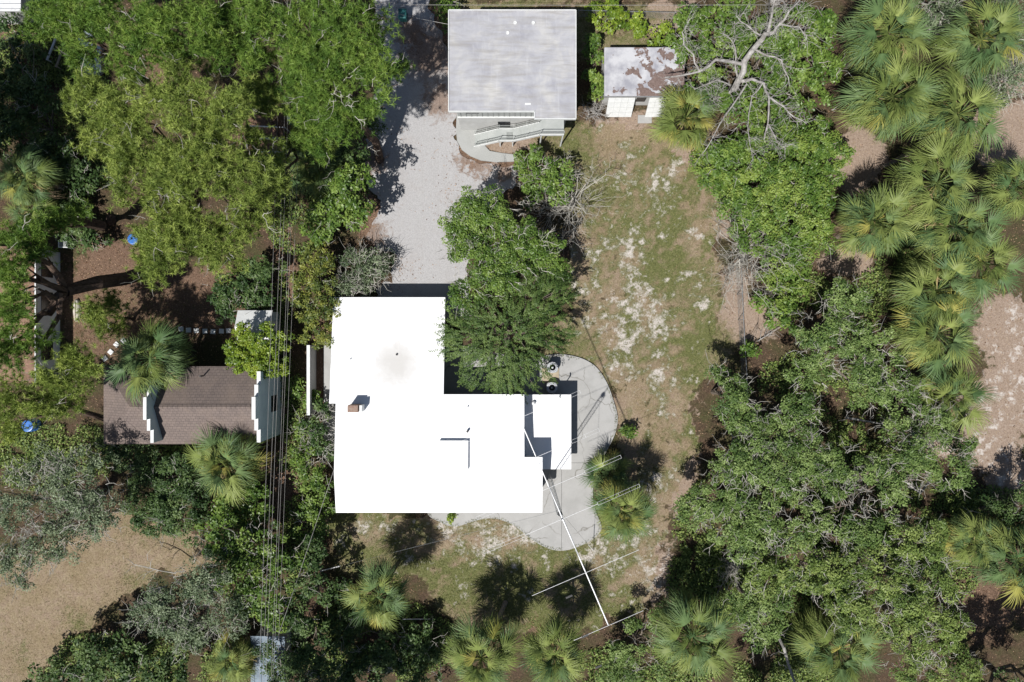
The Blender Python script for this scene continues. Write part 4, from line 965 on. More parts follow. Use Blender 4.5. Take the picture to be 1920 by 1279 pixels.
# ------------------------------------------------------------------ palms
def frond_mesh(seed, droop, Lp, Lb, spread=2.5, nseg=28):
    g = np.random.default_rng(seed); V = []; Fq = []; Ft = []
    def pt(x):  # petiole/costa arch in the frond plane
        return np.array([x, 0, .10 * x - droop * .16 * x * x])
    w = .02
    for i in range(3):
        x0, x1 = Lp * i / 3, Lp * (i + 1) / 3; a, b = pt(x0), pt(x1); k = len(V)
        V += [a + [0, -w, 0], a + [0, w, 0], a + [0, 0, -.03], b + [0, -w, 0], b + [0, w, 0], b + [0, 0, -.03]]
        Fq += [(k, k + 1, k + 4, k + 3), (k + 1, k + 2, k + 5, k + 4), (k + 2, k, k + 3, k + 5)]
    hub = len(V) - 3; V.append(pt(Lp) + np.array([.02, 0, .01])); hub = len(V) - 1; Ft.append((hub - 3, hub - 2, hub))
    mids = []; half = spread / 2 * 1.25
    for i in range(nseg + 1):
        f = i / nseg * 2 - 1; s = 1 - abs(f); ang = f * half + g.normal(0, .015)
        o = pt(Lp + .26 * s * Lb); sl = pt(Lp + .3 * s * Lb + .02) - pt(Lp + .22 * s * Lb); sl = sl / np.linalg.norm(sl)
        d = np.array([math.cos(ang) * sl[0], math.sin(ang), math.cos(ang) * sl[2] + .18 * abs(math.sin(ang))]); d /= np.linalg.norm(d)
        L = Lb * (.17 + .04 * s); mids.append(len(V)); V.append(o + d * L + np.array([0, 0, .02 * (1 if i % 2 else -1) - .03 * droop * L]))
    for i in range(nseg):
        f = (i + .5) / nseg * 2 - 1; s = 1 - abs(f); ang = f * half + g.normal(0, .06)
        o = pt(Lp + .26 * s * Lb); sl = pt(Lp + .3 * s * Lb + .02) - pt(Lp + .22 * s * Lb); sl = sl / np.linalg.norm(sl)
        d = np.array([math.cos(ang) * sl[0], math.sin(ang), math.cos(ang) * sl[2] + .14 * abs(math.sin(ang))]); d /= np.linalg.norm(d)
        L = Lb * (.82 + .26 * s + g.normal(0, .07)); sd = np.array([-math.sin(ang), math.cos(ang), 0]); tw = g.uniform(-.9, .9); sd = (sd * math.cos(tw) + np.array([0, 0, math.sin(tw)])) * .02
        q = o + d * L * .62 - np.array([0, 0, .10 * droop * L]); k = len(V)
        V += [q - sd, q + sd, o + d * L * .97 - np.array([0, 0, (.34 + g.uniform(-.15, .3)) * droop * L])]
        Ft.append((hub, mids[i], mids[i + 1])); Fq.append((mids[i], k, k + 1, mids[i + 1])); Ft.append((k, k + 2, k + 1))
    return npmesh('frond', np.array(V), [np.array(Fq), np.array(Ft)])
FR = {}
for key, mat in (('g', 'frond_g'), ('b', 'frond_b'), ('y', 'frond_y'), ('d', 'frond_d')):
    FR[key] = []
    for s in range(4):
        me = frond_mesh(100 + s, (.7, .95, 1.2, 1.0)[s] if key != 'd' else 1.5, (1.15, 1.3, 1.4, 1.0)[s], (.95, 1.0, 1.05, .9)[s]); me.materials.append(M[mat]); FR[key].append(me)
def palm(px_, py_, rp, h, label, group=None, base=None, n=72, yel=.14, blue=.35, dead=5, stalk=2, tr=.17):
    top = P(px_, py_, h); b = P(*base, 0) if base else Vector((top.x + rng.normal(0, .25), top.y + rng.normal(0, .25), 0)); b.z = -.1
    yel *= .55; n = int(n * rng.uniform(.8, 1.1)); dead = int(rng.integers(4, 13))
    root = empty('fan_palm', b); tag(root, label, 'palm', group)
    mid = b.lerp(top, .55) + Vector((rng.normal(0, .12), rng.normal(0, .12), .0)); 
    pts = []
    for k in range(9):
        t = k / 8; pts.append(b * (1 - t) ** 2 + mid * 2 * t * (1 - t) + top * t * t)
    rad = [tr * (1.25 if k == 0 else 1 + .12 * ((k % 2) - .5)) for k in range(9)]; rad[7] = tr * 1.35; rad[8] = tr * 1.1
    MB(b).tube(pts, rad, 9).build('trunk', M['palmtrunk'], root)
    R0 = rp * (H - h) / F; s0 = R0 / 2.55; off = rng.uniform(0, 6.28)
    for k in range(n + dead):
        t = (k + .5) / n; isd = k >= n
        tilt = R(72 - 104 * min(1, t) ** .75 + rng.normal(0, 7)) if not isd else R(rng.uniform(-65, -12))
        ph = off + k * 2.39996 + rng.normal(0, .12)
        key = 'd' if isd else ('y' if (t > .55 and rng.random() < yel * 2) or rng.random() < yel * .4 else ('b' if rng.random() < blue else 'g'))
        me = FR[key][int(rng.integers(0, 4))]; o = bpy.data.objects.new('frond', me); C.objects.link(o); o.parent = root
        sc = s0 * rng.uniform(.72, 1.14) * (.72 if t < .12 else 1)
        mt = Matrix.Translation(top - b + Vector((0, 0, .12 - .25 * min(1, t)))) @ Matrix.Rotation(ph, 4, 'Z') @ Matrix.Rotation(-tilt, 4, 'Y') @ Matrix.Rotation(rng.normal(0, .35), 4, 'X') @ Matrix.Scale(sc, 4)
        o.matrix_local = mt
    for k in range(stalk):
        ph = rng.uniform(0, 6.28); L = R0 * rng.uniform(.45, .75); mb = MB(b); a = top + Vector((0, 0, .1)); d = Vector((math.cos(ph), math.sin(ph), 0))
        ps = [a, a + d * L * .5 + Vector((0, 0, .45)), a + d * L + Vector((0, 0, .15))]; mb.tube(ps, [.03, .02, .012], 4)
        for q in range(26):
            t = rng.uniform(.3, 1); c0 = ps[0].lerp(ps[1], t * 2) if t < .5 else ps[1].lerp(ps[2], t * 2 - 1); e = c0 + Vector(rng.normal(0, .22, 3)) + d * .1; mb.tube([c0, e], [.016, .01], 3, cap=False)
        mb.build('flower_stalk', M['straw_stalk'], root)
    return root

# ------------------------------------------------------------------ palms in place
GR = 'fan palms of the grove'
for (x, y, r, h, lab) in [(1665, 62, 88, 6.5, 'grove fan palm right beside the leafy green thicket'), (1668, 185, 90, 6.5, 'grove fan palm throwing a dark shadow between thicket and pink clearing'),
    (1838, 75, 82, 6.5, 'yellowing grove fan palm beside the leafless grey twiggy tree'), (1795, 215, 92, 6.5, 'blue green grove fan palm between the twiggy tree and fallen palm trunk'),
    (1755, 345, 86, 6.0, 'grove fan palm rising over the dark fallen palm trunk'), (1640, 415, 80, 6.0, 'grove fan palm touching the vine smothered thicket'),
    (1790, 425, 84, 6.2, 'grove fan palm hemmed in on all sides by other palms'), (1905, 350, 70, 6.0, 'grove fan palm at the far side of the pink litter clearing'),
    (1835, 490, 80, 6.0, 'grove fan palm leaning out toward the sandy clearing'), (1755, 545, 82, 6.0, 'grove fan palm over the black shade beside the green oak'), (1755, 625, 84, 6.0, 'grove fan palm with tan flower stalks beside the scrubby oak')]:
    palm(x, y, r, h, lab, GR, yel=.11)
palm(1775, 745, 72, 3.6, 'low fan palm mixed with scrub beside the bare sandy clearing', yel=.12)
palm(1825, 1015, 62, 4.6, 'fan palm with pale flower stalks above the bare brown dirt patch', stalk=3)
palm(1905, 1050, 78, 5.5, 'dark fan palm overhanging the bare brown dirt patch', blue=.6)
palm(1570, 1215, 80, 4.8, 'fan palm half covered by oak boughs beside the long leaning bare trunk')
palm(1298, 1192, 80, 5.6, 'full round fan palm standing beside the dark oak scrub and lying leaning trunk', blue=.5, n=80)
palm(1040, 1228, 72, 5.5, 'upright fan palm beside the leaning palm on the front lawn', blue=.45)
palm(903, 1232, 78, 5.5, 'leaning fan palm with its curved pale trunk showing on the front lawn', base=(948, 1130), blue=.4)
palm(712, 1118, 68, 5.6, 'yellow green fan palm standing alone on the front lawn near the white house', yel=.35, n=80)
palm(1170, 958, 66, 4.8, 'sunlit low fan palm at the edge of the curved patio', yel=.25)
palm(1142, 890, 50, 1.5, 'partly shaded low fan palm beside the patio', blue=.6, yel=.05)
palm(1285, 222, 72, 3.4, 'bright fan palm at the foot of the dead tree beside the garage', yel=.5, blue=.1)
palm(427, 866, 76, 4.4, 'pale green fan palm beside the brown shingle roof', yel=.3, blue=.3, n=80)
palm(283, 672, 82, 5.2, 'dark green fan palm overhanging the brown shingle roof', blue=.6, yel=.08)
palm(592, 312, 70, 4.4, 'shaded fan palm between the pines and the driveway', blue=.6, yel=.04)
palm(50, 335, 58, 4.0, 'shaded fan palm under the pines near the littered roof house', blue=.6, yel=.04)
palm(435, 1238, 55, 3.0, 'yellow green fan palm beside the blue grey hut', yel=.4)
palm(205, 1268, 45, 3.0, 'small fan palm among dark scrub at the dry grass clearing')
palm(60, 400, 45, 3.0, 'small dark fan palm beside the littered roof house', blue=.7, yel=.02)

# ------------------------------------------------------------------ pines
tree('pine_tree', 'huge yellow green pine crown spreading beside the power lines', 'pine', [(235, 215, 62, 13), (330, 185, 68, 14), (425, 215, 62, 14), (270, 310, 72, 14), (365, 320, 76, 15), (455, 330, 56, 14), (330, 425, 68, 13), (415, 455, 58, 12.5),
     (290, 480, 50, 12), (490, 290, 42, 12), (190, 260, 40, 12), (165, 185, 40, 12), (470, 400, 42, 12), (380, 250, 50, 14)], 'pine', 'pine_y', (470, 405), .34, .35, bark='barkpine', flat=.35)
tree('pine_tree', 'dark green pine overhanging the driveway and its shadow', 'pine', [(560, 60, 56, 12.5), (640, 55, 60, 13.5), (690, 120, 48, 13), (625, 165, 60, 13), (560, 145, 46, 12), (655, 225, 38, 11), (585, 215, 42, 11), (705, 40, 34, 12), (745, 140, 24, 11), (645, 195, 50, 13), (600, 255, 40, 11), (690, 185, 40, 12.5), (590, 110, 50, 13)], 'pine', 'pine_g', (712, 300), .30, .45, bark='barkpine', flat=.4)
tree('pine_tree', 'green pine between the huge yellow green pine and the driveway pine', 'pine', [(480, 40, 50, 12), (425, 60, 48, 12), (370, 45, 52, 13), (410, 115, 44, 12), (470, 110, 40, 11.5), (330, 90, 40, 12)], 'pine', 'pine_g', (540, 200), .26, .4, bark='barkpine', flat=.4)
tree('pine_tree', 'green pine with boughs over the silver car', 'pine', [(200, 35, 56, 12), (280, 55, 52, 13), (125, 28, 48, 11), (85, 20, 34, 10), (155, 110, 30, 9), (245, 115, 42, 11), (70, 55, 24, 9)], 'pine', 'pine_g', (330, 190), .26, .35, bark='barkpine', flat=.4)
tree('pine_tree', 'pine with thick dark bent trunk crossing the littered roof house', 'pine', [(25, 500, 44, 14), (35, 575, 42, 14), (18, 650, 42, 13), (60, 455, 34, 13), (70, 640, 26, 12)], 'pine', 'pine_g', (285, 507), .5, .3, bark='barkpine', flat=.4)
tree('pine_tree', 'pine with dark trunk beside the upturned canoe and grey air conditioner', 'pine', [(95, 420, 30, 11), (40, 445, 34, 12), (150, 400, 22, 10)], 'pine', 'pine_g', (208, 412), .4, .3, bark='barkpine', flat=.4)
tree('pine_tree', 'light green pine below the littered roof house beside the blue drum', 'pine', [(110, 700, 40, 10), (155, 690, 40, 10), (85, 750, 40, 9), (30, 745, 38, 10), (135, 745, 28, 8), (20, 800, 26, 8)], 'pine', 'pine_y', (215, 800), .24, .3, bark='barkpine', flat=.4)
tree('pine_tree', 'small yellow green pine beside the white canopy frame', 'pine', [(505, 195, 30, 11.5), (560, 258, 22, 8), (610, 262, 24, 8), (500, 330, 34, 11.5), (480, 180, 34, 11.5), (520, 355, 22, 11)], 'pine', 'pine_y', (585, 300), .18, .5, bark='barkpine', flat=.4)
tree('pine_sapling', 'low pine sapling boughs over the reddish leaf litter yard', 'pine', [(190, 590, 34, 5), (225, 570, 20, 4.5), (210, 620, 24, 4)], 'pine', 'pine_y', (250, 600), .12, .4, bark='barkpine', flat=.4)

# ------------------------------------------------------------------ oaks and other trees
tree('oak_tree', 'grey green oak with pale lichen twigs beside the dry grass clearing', 'oak', [(55, 935, 66, 8), (150, 900, 66, 8), (110, 1005, 58, 7), (35, 1050, 48, 6), (190, 960, 46, 7), (95, 880, 40, 7)], 'grey', 'oak_grey', None, .3, 2.2)
tree('oak_tree', 'blue grey oak leaning over the dry grass clearing beside the leafy yellow green tree', 'oak', [(330, 1130, 54, 8), (385, 1085, 46, 8), (290, 1150, 42, 7), (425, 1150, 42, 7), (360, 1185, 40, 6)], 'grey', 'oak_grey', None, .25, 1.8)
tree('shrub', 'dark green scrub growing at the foot of the dry grass clearing', 'shrub', [(200, 1235, 56, 5), (135, 1262, 50, 4.5), (270, 1250, 46, 5), (60, 1275, 30, 3), (320, 1265, 40, 4)], 'broad', 'dk', None, .12, .3)
tree('tree', 'leafy yellow green tree under the power lines', 'tree', [(450, 1060, 62, 6), (505, 1115, 46, 6.5), (425, 1010, 40, 5.5), (540, 1060, 36, 5.5), (530, 1150, 36, 5), (460, 1120, 40, 6), (500, 1020, 40, 5)], 'broad', 'broad', None, .2, .7)
tree('bush', 'dense mounded dark green bush beside the brown shingle roofed house', 'bush', [(290, 920, 58, 3.6), (345, 955, 58, 4), (300, 965, 46, 3.4), (280, 865, 40, 3), (340, 890, 46, 3.8), (230, 845, 40, 2.2)], 'vine', 'dk', None, .12, .25)
tree('bush', 'bright leafy bush wrapped round the foot of the pale green fan palm', 'bush', [(440, 950, 44, 3.4), (480, 920, 34, 3.4), (400, 985, 40, 3.2), (480, 975, 34, 3.2)], 'broad', 'broad', None, .12, .3)
tree('bush', 'rounded lime green bush covering the small white shed', 'bush', [(447, 655, 27, 4.6), (490, 640, 34, 5), (470, 685, 24, 4.2), (527, 685, 17, 4), (498, 675, 28, 4.6), (462, 630, 24, 4.4), (520, 640, 22, 4.4), (448, 685, 18, 3.6)], 'lime', 'bright', None, .12, .1, flat=.75)
tree('hedge', 'yellow tipped croton hedge beside the white house wing', 'hedge', [(590, 515, 42, 3.6), (575, 575, 32, 3.6), (600, 620, 34, 3.2), (598, 480, 34, 3.4), (612, 565, 30, 3.2)], 'croton', 'croton', None, .1, .2)
tree('bush', 'grey half bare bush at the corner of driveway and white house', 'bush', [(680, 505, 42, 2.6), (715, 495, 26, 2.0), (655, 535, 28, 2.4)], 'grey', 'oak_grey', None, .09, 4.5)
tree('bush', 'green bush beside the driveway below the shaded fan palm', 'bush', [(630, 385, 44, 5.5), (668, 395, 32, 5), (600, 420, 40, 4), (650, 345, 38, 7.0), (682, 330, 26, 6.5)], 'broad', 'broad', None, .14, .4)
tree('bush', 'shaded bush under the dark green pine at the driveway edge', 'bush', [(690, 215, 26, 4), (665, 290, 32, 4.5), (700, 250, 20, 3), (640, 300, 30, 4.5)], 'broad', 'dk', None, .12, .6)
tree('shrub', 'low leafy shrub between garden wall and power lines', 'shrub', [(565, 800, 22, 1.6), (572, 850, 26, 1.8), (585, 745, 14, 1.2), (560, 720, 16, 1.4)], 'broad', 'broad', None, .06, .5)
tree('shrub', 'leafy shrub with bare grey twigs beside the white house corner', 'shrub', [(590, 800, 26, 2), (600, 840, 26, 1.8), (605, 770, 14, 1.6)], 'broad', 'dk', None, .06, 5)
tree('shrub', 'green shrub strip along the long side of the white house', 'shrub', [(592, 895, 30, 2.2), (600, 945, 34, 2.4), (585, 990, 34, 3)], 'broad', 'broad', None, .08, .3)
tree('tree', 'dark leafy tree beside the slanting service cable', 'tree', [(590, 1040, 34, 4.6), (570, 1090, 32, 5), (555, 1150, 32, 5), (590, 1195, 40, 5), (605, 1110, 26, 4.5)], 'broad', 'dk', None, .14, .3)
tree('tree', 'dark tree overhanging the hut', 'tree', [(560, 1240, 40, 5.5), (610, 1260, 40, 5), (500, 1225, 22, 4.2), (520, 1262, 30, 4)], 'oak', 'dk', None, .16, .8)
tree('tree', 'broad light green tree at the end of the pale driveway', 'tree', [(868, 425, 46, 6.2), (885, 400, 44, 6.4), (930, 395, 50, 6.8), (965, 460, 54, 6.8), (890, 485, 52, 6.4), (1005, 465, 46, 6), (858, 460, 32, 5.6), (1035, 505, 36, 5.2), (935, 520, 46, 6.2), (875, 545, 40, 5.6)], 'oak', 'broad', (945, 520), .24, .9)
tree('tree', 'dark feathery drooping tree reaching over the white roof', 'tree', [(950, 600, 78, 6.0), (1005, 560, 56, 6.0), (900, 630, 56, 5.6), (955, 670, 56, 5.2), (1018, 625, 44, 5.0), (862, 632, 36, 5.2), (1030, 540, 42, 5.4), (905, 685, 42, 4.6), (985, 695, 36, 4.2), (945, 705, 36, 4.0)], 'spray', 'spray', (955, 610), .24, .0)
tree('shrub', 'bright green shrub with bare pale branches below the outside stair', 'shrub', [(1010, 325, 34, 3), (1045, 330, 28, 2.8), (990, 355, 26, 2.8), (1030, 365, 26, 2.6), (975, 300, 12, 1.8), (1005, 290, 12, 2)], 'broad', 'broad', None, .09, 2.2)
tree('thicket', 'leafy green thicket under the dead tree beside the garage', 'thicket', [(1295, 50, 44, 3.6), (1365, 40, 50, 4.2), (1290, 105, 34, 3.4), (1360, 105, 52, 4.2), (1440, 90, 56, 4.2), (1500, 135, 52, 4), (1440, 170, 48, 3.8), (1535, 60, 40, 3.8), (1515, 215, 44, 3.8), (1320, 165, 40, 3.4), (1480, 40, 50, 4), (1560, 130, 30, 3.5), (1390, 205, 46, 3.8)], 'broad', 'broad', None, .14, .4)
tree('thicket', 'large thicket smothered in streaming green vines beside the lawn', 'thicket', [(1420, 330, 72, 4.6), (1490, 330, 66, 4.8), (1440, 415, 70, 4.6), (1520, 400, 48, 4.4), (1370, 300, 48, 3.8), (1338, 315, 34, 3.2), (1525, 275, 46, 4.2), (1385, 395, 46, 3.8), (1485, 475, 46, 3.8), (1450, 255, 56, 4.2), (1535, 345, 40, 4.2), (1540, 450, 34, 3.4), (1315, 300, 28, 2.6), (1555, 300, 34, 4), (1345, 350, 34, 3)], 'vine', 'vine', None, .14, .15)
tree('bush', 'yellowish bush at the garage corner beside the thicket', 'bush', [(1252, 65, 24, 2), (1240, 90, 16, 1.6)], 'broad', 'bright', None, .06, .3)
tree('hedge', 'narrow leafy hedge between the grey roofed house and the garage', 'hedge', [(1112, 105, 20, 2), (1115, 145, 20, 2.2), (1118, 175, 16, 1.8), (1108, 80, 16, 1.8)], 'broad', 'vine', None, .06, .2)
tree('bush', 'grassy green bush on the verge behind the grey roofed house', 'bush', [(1160, 32, 34, 1.6), (1120, 25, 24, 1.2), (1190, 45, 22, 1.3)], 'broad', 'bright', None, .05, .1)
tree('bush', 'leafy bush at the driveway mouth beside the grey roof', 'bush', [(832, 25, 24, 2.4), (838, 55, 16, 2)], 'broad', 'broad', None, .07, .2)
tree('shrub', 'low green shrubs beside the chain link fence', 'shrub', [(1445, 520, 34, 2.2), (1480, 540, 36, 2.5), (1430, 560, 22, 1.6), (1470, 590, 34, 2.2), (1400, 655, 16, 1.4)], 'broad', 'vine', None, .06, .4)
OL = 'oaks of the wood beyond the lawn'
tree('oak_tree', 'small oak overhanging the lower end of the chain link fence', 'oak', [(1368, 742, 42, 5.5), (1345, 700, 20, 4), (1385, 785, 36, 5)], 'oak', 'oak', None, .18, 1.2, OL)
tree('oak_tree', 'green oak beside the shaded gap below the vine thicket', 'oak', [(1540, 625, 52, 6), (1585, 565, 44, 6), (1600, 650, 56, 6.6), (1520, 690, 40, 6), (1620, 720, 46, 6.5)], 'oak', 'oak', None, .24, 1.3, OL)
tree('oak_tree', 'oak with tangled pale twigs beside the end of the fence', 'oak', [(1430, 820, 52, 6), (1500, 850, 54, 6.6), (1390, 870, 54, 6.2), (1460, 900, 54, 6.6), (1495, 770, 40, 6)], 'oak', 'oak', None, .24, 1.9, OL)
tree('oak_tree', 'spreading oak at the lawn edge beyond the patio palms', 'oak', [(1350, 930, 54, 6), (1420, 970, 54, 6.6), (1480, 985, 54, 7), (1300, 955, 36, 5), (1380, 1010, 44, 6)], 'oak', 'oak', None, .24, 1.2, OL)
tree('oak_tree', 'wide oak with bare grey limbs at the sandy clearing edge', 'oak', [(1560, 945, 62, 7.4), (1640, 905, 54, 7.4), (1620, 985, 60, 7.6), (1700, 860, 46, 6.6), (1765, 880, 46, 5.6), (1570, 870, 44, 7)], 'oak', 'oak', None, .28, 1.6, OL)
tree('oak_tree', 'olive green oak in the middle of the wood above the covered fan palm', 'oak', [(1500, 1060, 54, 7), (1440, 1070, 46, 6.4), (1560, 1080, 56, 7.6), (1640, 1075, 62, 8.4), (1720, 1015, 56, 8), (1690, 1120, 62, 8.4), (1600, 1140, 46, 7.4)], 'oak', 'oak_y', None, .3, 1.0, OL)
tree('oak_tree', 'olive oak beside the bare brown dirt patch', 'oak', [(1690, 1200, 56, 7.6), (1760, 1175, 54, 7.6), (1790, 1250, 48, 6.6), (1755, 1085, 46, 7.4), (1720, 1260, 44, 6.6)], 'oak', 'oak_y', None, .26, 1.1, OL)
tree('oak_tree', 'small oak beside the full round fan palm', 'oak', [(1420, 1165, 46, 6), (1398, 1130, 36, 5.6), (1450, 1125, 34, 6)], 'oak', 'oak', None, .18, .8, OL)
tree('oak_tree', 'scrubby oak tangled with the low fan palm at the sandy clearing', 'oak', [(1685, 745, 44, 5), (1735, 800, 46, 5), (1660, 690, 36, 5.2), (1680, 810, 36, 5.4), (1800, 830, 34, 3.6)], 'oak', 'oak', None, .18, 2.0, OL)
tree('oak_tree', 'dark shaded oak scrub beside the antenna tip', 'oak', [(1190, 1205, 44, 3.6), (1160, 1250, 40, 3.4), (1225, 1240, 36, 3.6), (1230, 1160, 26, 3)], 'oak', 'oak', None, .14, .8, OL)
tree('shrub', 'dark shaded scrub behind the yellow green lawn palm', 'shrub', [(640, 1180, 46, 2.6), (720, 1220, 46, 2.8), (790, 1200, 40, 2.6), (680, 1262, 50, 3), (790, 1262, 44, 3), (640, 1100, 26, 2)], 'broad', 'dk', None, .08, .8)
tree('tree', 'leafless grey twiggy tree mixed with foliage beside the grove palms', 'tree', [(1890, 150, 44, 5), (1905, 95, 34, 5), (1865, 185, 26, 4.4)], 'grey', 'oak_grey', None, .16, 5)
tree('tree', 'grey twigged tree between the topmost grove palms', 'tree', [(1760, 20, 40, 5), (1745, 70, 24, 4.4), (1890, 20, 36, 5)], 'grey', 'oak_grey', None, .16, 4)
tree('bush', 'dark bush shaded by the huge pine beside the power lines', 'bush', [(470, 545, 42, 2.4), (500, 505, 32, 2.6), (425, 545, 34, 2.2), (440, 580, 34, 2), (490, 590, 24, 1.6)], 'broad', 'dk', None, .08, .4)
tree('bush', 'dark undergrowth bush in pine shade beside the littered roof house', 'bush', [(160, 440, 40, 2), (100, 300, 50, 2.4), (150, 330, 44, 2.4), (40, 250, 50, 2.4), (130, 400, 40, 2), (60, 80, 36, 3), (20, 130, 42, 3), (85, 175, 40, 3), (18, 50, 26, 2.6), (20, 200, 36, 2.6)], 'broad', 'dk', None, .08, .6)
tree('plant', 'single small leafy plant at the patio edge', 'plant', [(1178, 808, 15, .8)], 'broad', 'broad', None, .03, 0)
tree('plant', 'tiny weed sprouting on the patio beside the house wall', 'plant', [(845, 968, 6, .5)], 'croton', 'bright', None, .02, 0)
# the wood beyond the frame's corner casting shade
tree('oak_tree', 'oak shading the bare brown dirt patch from below', 'oak', [(1910, 1330, 70, 8), (1990, 1290, 70, 8), (1850, 1350, 60, 8), (1960, 1230, 40, 7)], 'oak', 'oak', None, .26, .5, OL)
tree('oak_tree', 'oak scrub shading the sandy clearing beside the dark fan palm', 'oak', [(1890, 990, 44, 4.4), (1930, 960, 50, 5), (1860, 960, 30, 3.6)], 'oak', 'dk', None, .2, .8, OL)
tree('oak_tree', 'tall oak beyond the front boundary throwing deep shade on the scrub', 'oak', [(540, 1480, 90, 13), (640, 1500, 80, 13), (470, 1420, 70, 12), (560, 1400, 50, 11)], 'oak', 'oak', None, .4, .2)
tree('oak_tree', 'tall oak beyond the front boundary shading the small oak and leaning trunk', 'oak', [(1440, 1420, 70, 9), (1500, 1400, 60, 9)], 'oak', 'oak', None, .3, .2)
tree('pine_tree', 'tall pine past the littered roof house shading the pine yard', 'pine', [(-330, 250, 110, 14), (-250, 180, 90, 14), (-260, 330, 90, 14), (-180, 240, 70, 13), (-190, 120, 80, 13), (-130, 180, 50, 12)], 'pine', 'pine_g', None, .36, .1, bark='barkpine', flat=.4)
# ------------------------------------------------------------------ dead wood
def twiggy(mb, items, pts, n, L, r=.02, spread=.8):
    for k in range(n):
        i = int(rng.integers(0, len(pts) - 1)); q = pts[i].lerp(pts[i + 1], rng.random()); d = (pts[i + 1] - pts[i]).normalized()
        v = (d * .5 + Vector(rng.normal(0, spread, 3))); v.z = abs(v.z) * .5; v = v.normalized() * L * rng.uniform(.4, 1)
        pp = wob(q, q + v, 3, .12); items.append((pp, [r, r * .8, r * .6, r * .3], 4))
        for j in range(3):
            q0 = pp[int(rng.integers(1, 4))]; v2 = v * .45 + Vector(rng.normal(0, L * .22, 3)); items.append((wob(q0, q0 + v2, 2, .12), [r * .6, r * .45, r * .25], 3))
dt = P(1332, 210, -.1); dead = empty('dead_tree', dt); tag(dead, 'large bare dead tree leaning with bleached branches beside the garage', 'tree')
BR = [([(1332, 210, -.1), (1362, 178, 3), (1385, 150, 4.5), (1396, 115, 5.6), (1425, 78, 7), (1434, 64, 7.5)], .36, .22),
      ([(1390, 120, 5.4), (1342, 112, 6), (1312, 134, 6.1), (1282, 141, 5.8), (1245, 146, 5.2)], .15, .05), ([(1312, 134, 6.1), (1300, 102, 6.4), (1282, 84, 6.5), (1279, 60, 6.8), (1291, 40, 7)], .08, .03),
      ([(1434, 64, 7.5), (1452, 60, 8), (1462, 45, 8.5), (1480, 20, 9.3), (1503, -4, 10)], .17, .06), ([(1440, 62, 7.6), (1447, 30, 8.6), (1455, -6, 9.6)], .15, .06),
      ([(1425, 66, 7.2), (1408, 54, 7.6), (1388, 40, 8), (1385, 28, 8.2)], .07, .03), ([(1462, 45, 8.5), (1485, 50, 8.8), (1502, 56, 9), (1512, 76, 9)], .07, .03),
      ([(1418, 94, 6.4), (1440, 105, 6.8), (1465, 113, 7), (1474, 138, 7), (1480, 158, 6.8)], .09, .04), ([(1385, 152, 4.4), (1410, 148, 5), (1432, 156, 5.4), (1442, 182, 5.4), (1440, 232, 5.2), (1433, 262, 5)], .16, .05),
      ([(1442, 182, 5.4), (1470, 200, 5.6), (1490, 220, 5.6), (1512, 232, 5.6)], .09, .03), ([(1400, 158, 4.8), (1372, 200, 5), (1350, 232, 5), (1330, 270, 4.8), (1316, 290, 4.6)], .08, .03),
      ([(1440, 232, 5.2), (1458, 268, 5.2), (1474, 280, 5.2)], .06, .02), ([(1384, 150, 4.5), (1380, 105, 5.6), (1372, 76, 6), (1350, 62, 6.4)], .08, .03), ([(1370, 160, 3.8), (1345, 150, 4.6), (1320, 160, 5), (1302, 168, 5)], .07, .03),
      ([(1430, 156, 5.4), (1410, 180, 5.3), (1402, 240, 5.0), (1412, 300, 4.9)], .06, .02), ([(1365, 175, 3), (1340, 185, 3.6), (1325, 200, 4)], .05, .02), ([(1455, 10, 9.3), (1440, -15, 10)], .06, .03)]
for i, (pl, r0, r1) in enumerate(BR):
    pts = [P(*q) for q in pl]; sub = []
    for k in range(len(pts) - 1): sub += [pts[k], pts[k].lerp(pts[k + 1], .5) + Vector(rng.normal(0, .07, 3))]
    sub.append(pts[-1]); it = [(sub, list(np.linspace(r0 * .85, r1 * .75, len(sub))), 9 if i == 0 else 7)]
    mb = MB(dt)
    if i: twiggy(mb, it, pts, 24, 1.3, .019)
    tubes(mb, it); mb.build('trunk' if i == 0 else 'branch', M['deadwood'], dead)
def bare(name, label, px_, py_, z, rp, n, mat, cat='bush', up=.4, base=None):
    c = P(px_, py_, z); b = P(*base, 0) if base else Vector((c.x, c.y, 0)); b.z = -.1; root = empty(name, b); tag(root, label, cat); mb = MB(b); it = []; r = rp * (H - z) / F
    for k in range(n):
        th = rng.uniform(0, 6.283); L = r * rng.uniform(.4, 1.1); e = Vector((b.x + L * math.cos(th), b.y + L * math.sin(th), z * rng.uniform(.6, 1.25)))
        pts = [Vector((b.x, b.y, -.1)), Vector((b.x + L * .25 * math.cos(th), b.y + L * .25 * math.sin(th), z * .7)), e]; pts = [pts[0], pts[0].lerp(pts[1], .6), pts[1] + Vector(rng.normal(0, .12 * r, 3)), pts[1].lerp(e, .5) + Vector(rng.normal(0, .14 * r, 3)), e]
        it.append((pts, [.045, .04, .034, .024, .01], 5)); twiggy(mb, it, pts[2:], 6, r * .5, .017, .8)
    tubes(mb, it); mb.build('branches', M[mat], root); return root
bare('dead_bush', 'round leafless grey bush at the top end of the chain link fence', 1412, 478, 3.2, 86, 34, 'twig')
bare('bare_shrub', 'sprawling bare pale branches on the lawn beside the light green tree', 1078, 372, 2.0, 84, 24, 'twig')
bare('bare_shrub', 'small dry leafless stems beside the garage door', 1118, 205, 1.0, 34, 14, 'deadwood')
bare('dead_bush', 'pale leafless twigs in the shaded gap between oaks and full round palm', 1372, 1072, 1.2, 34, 18, 'twig')
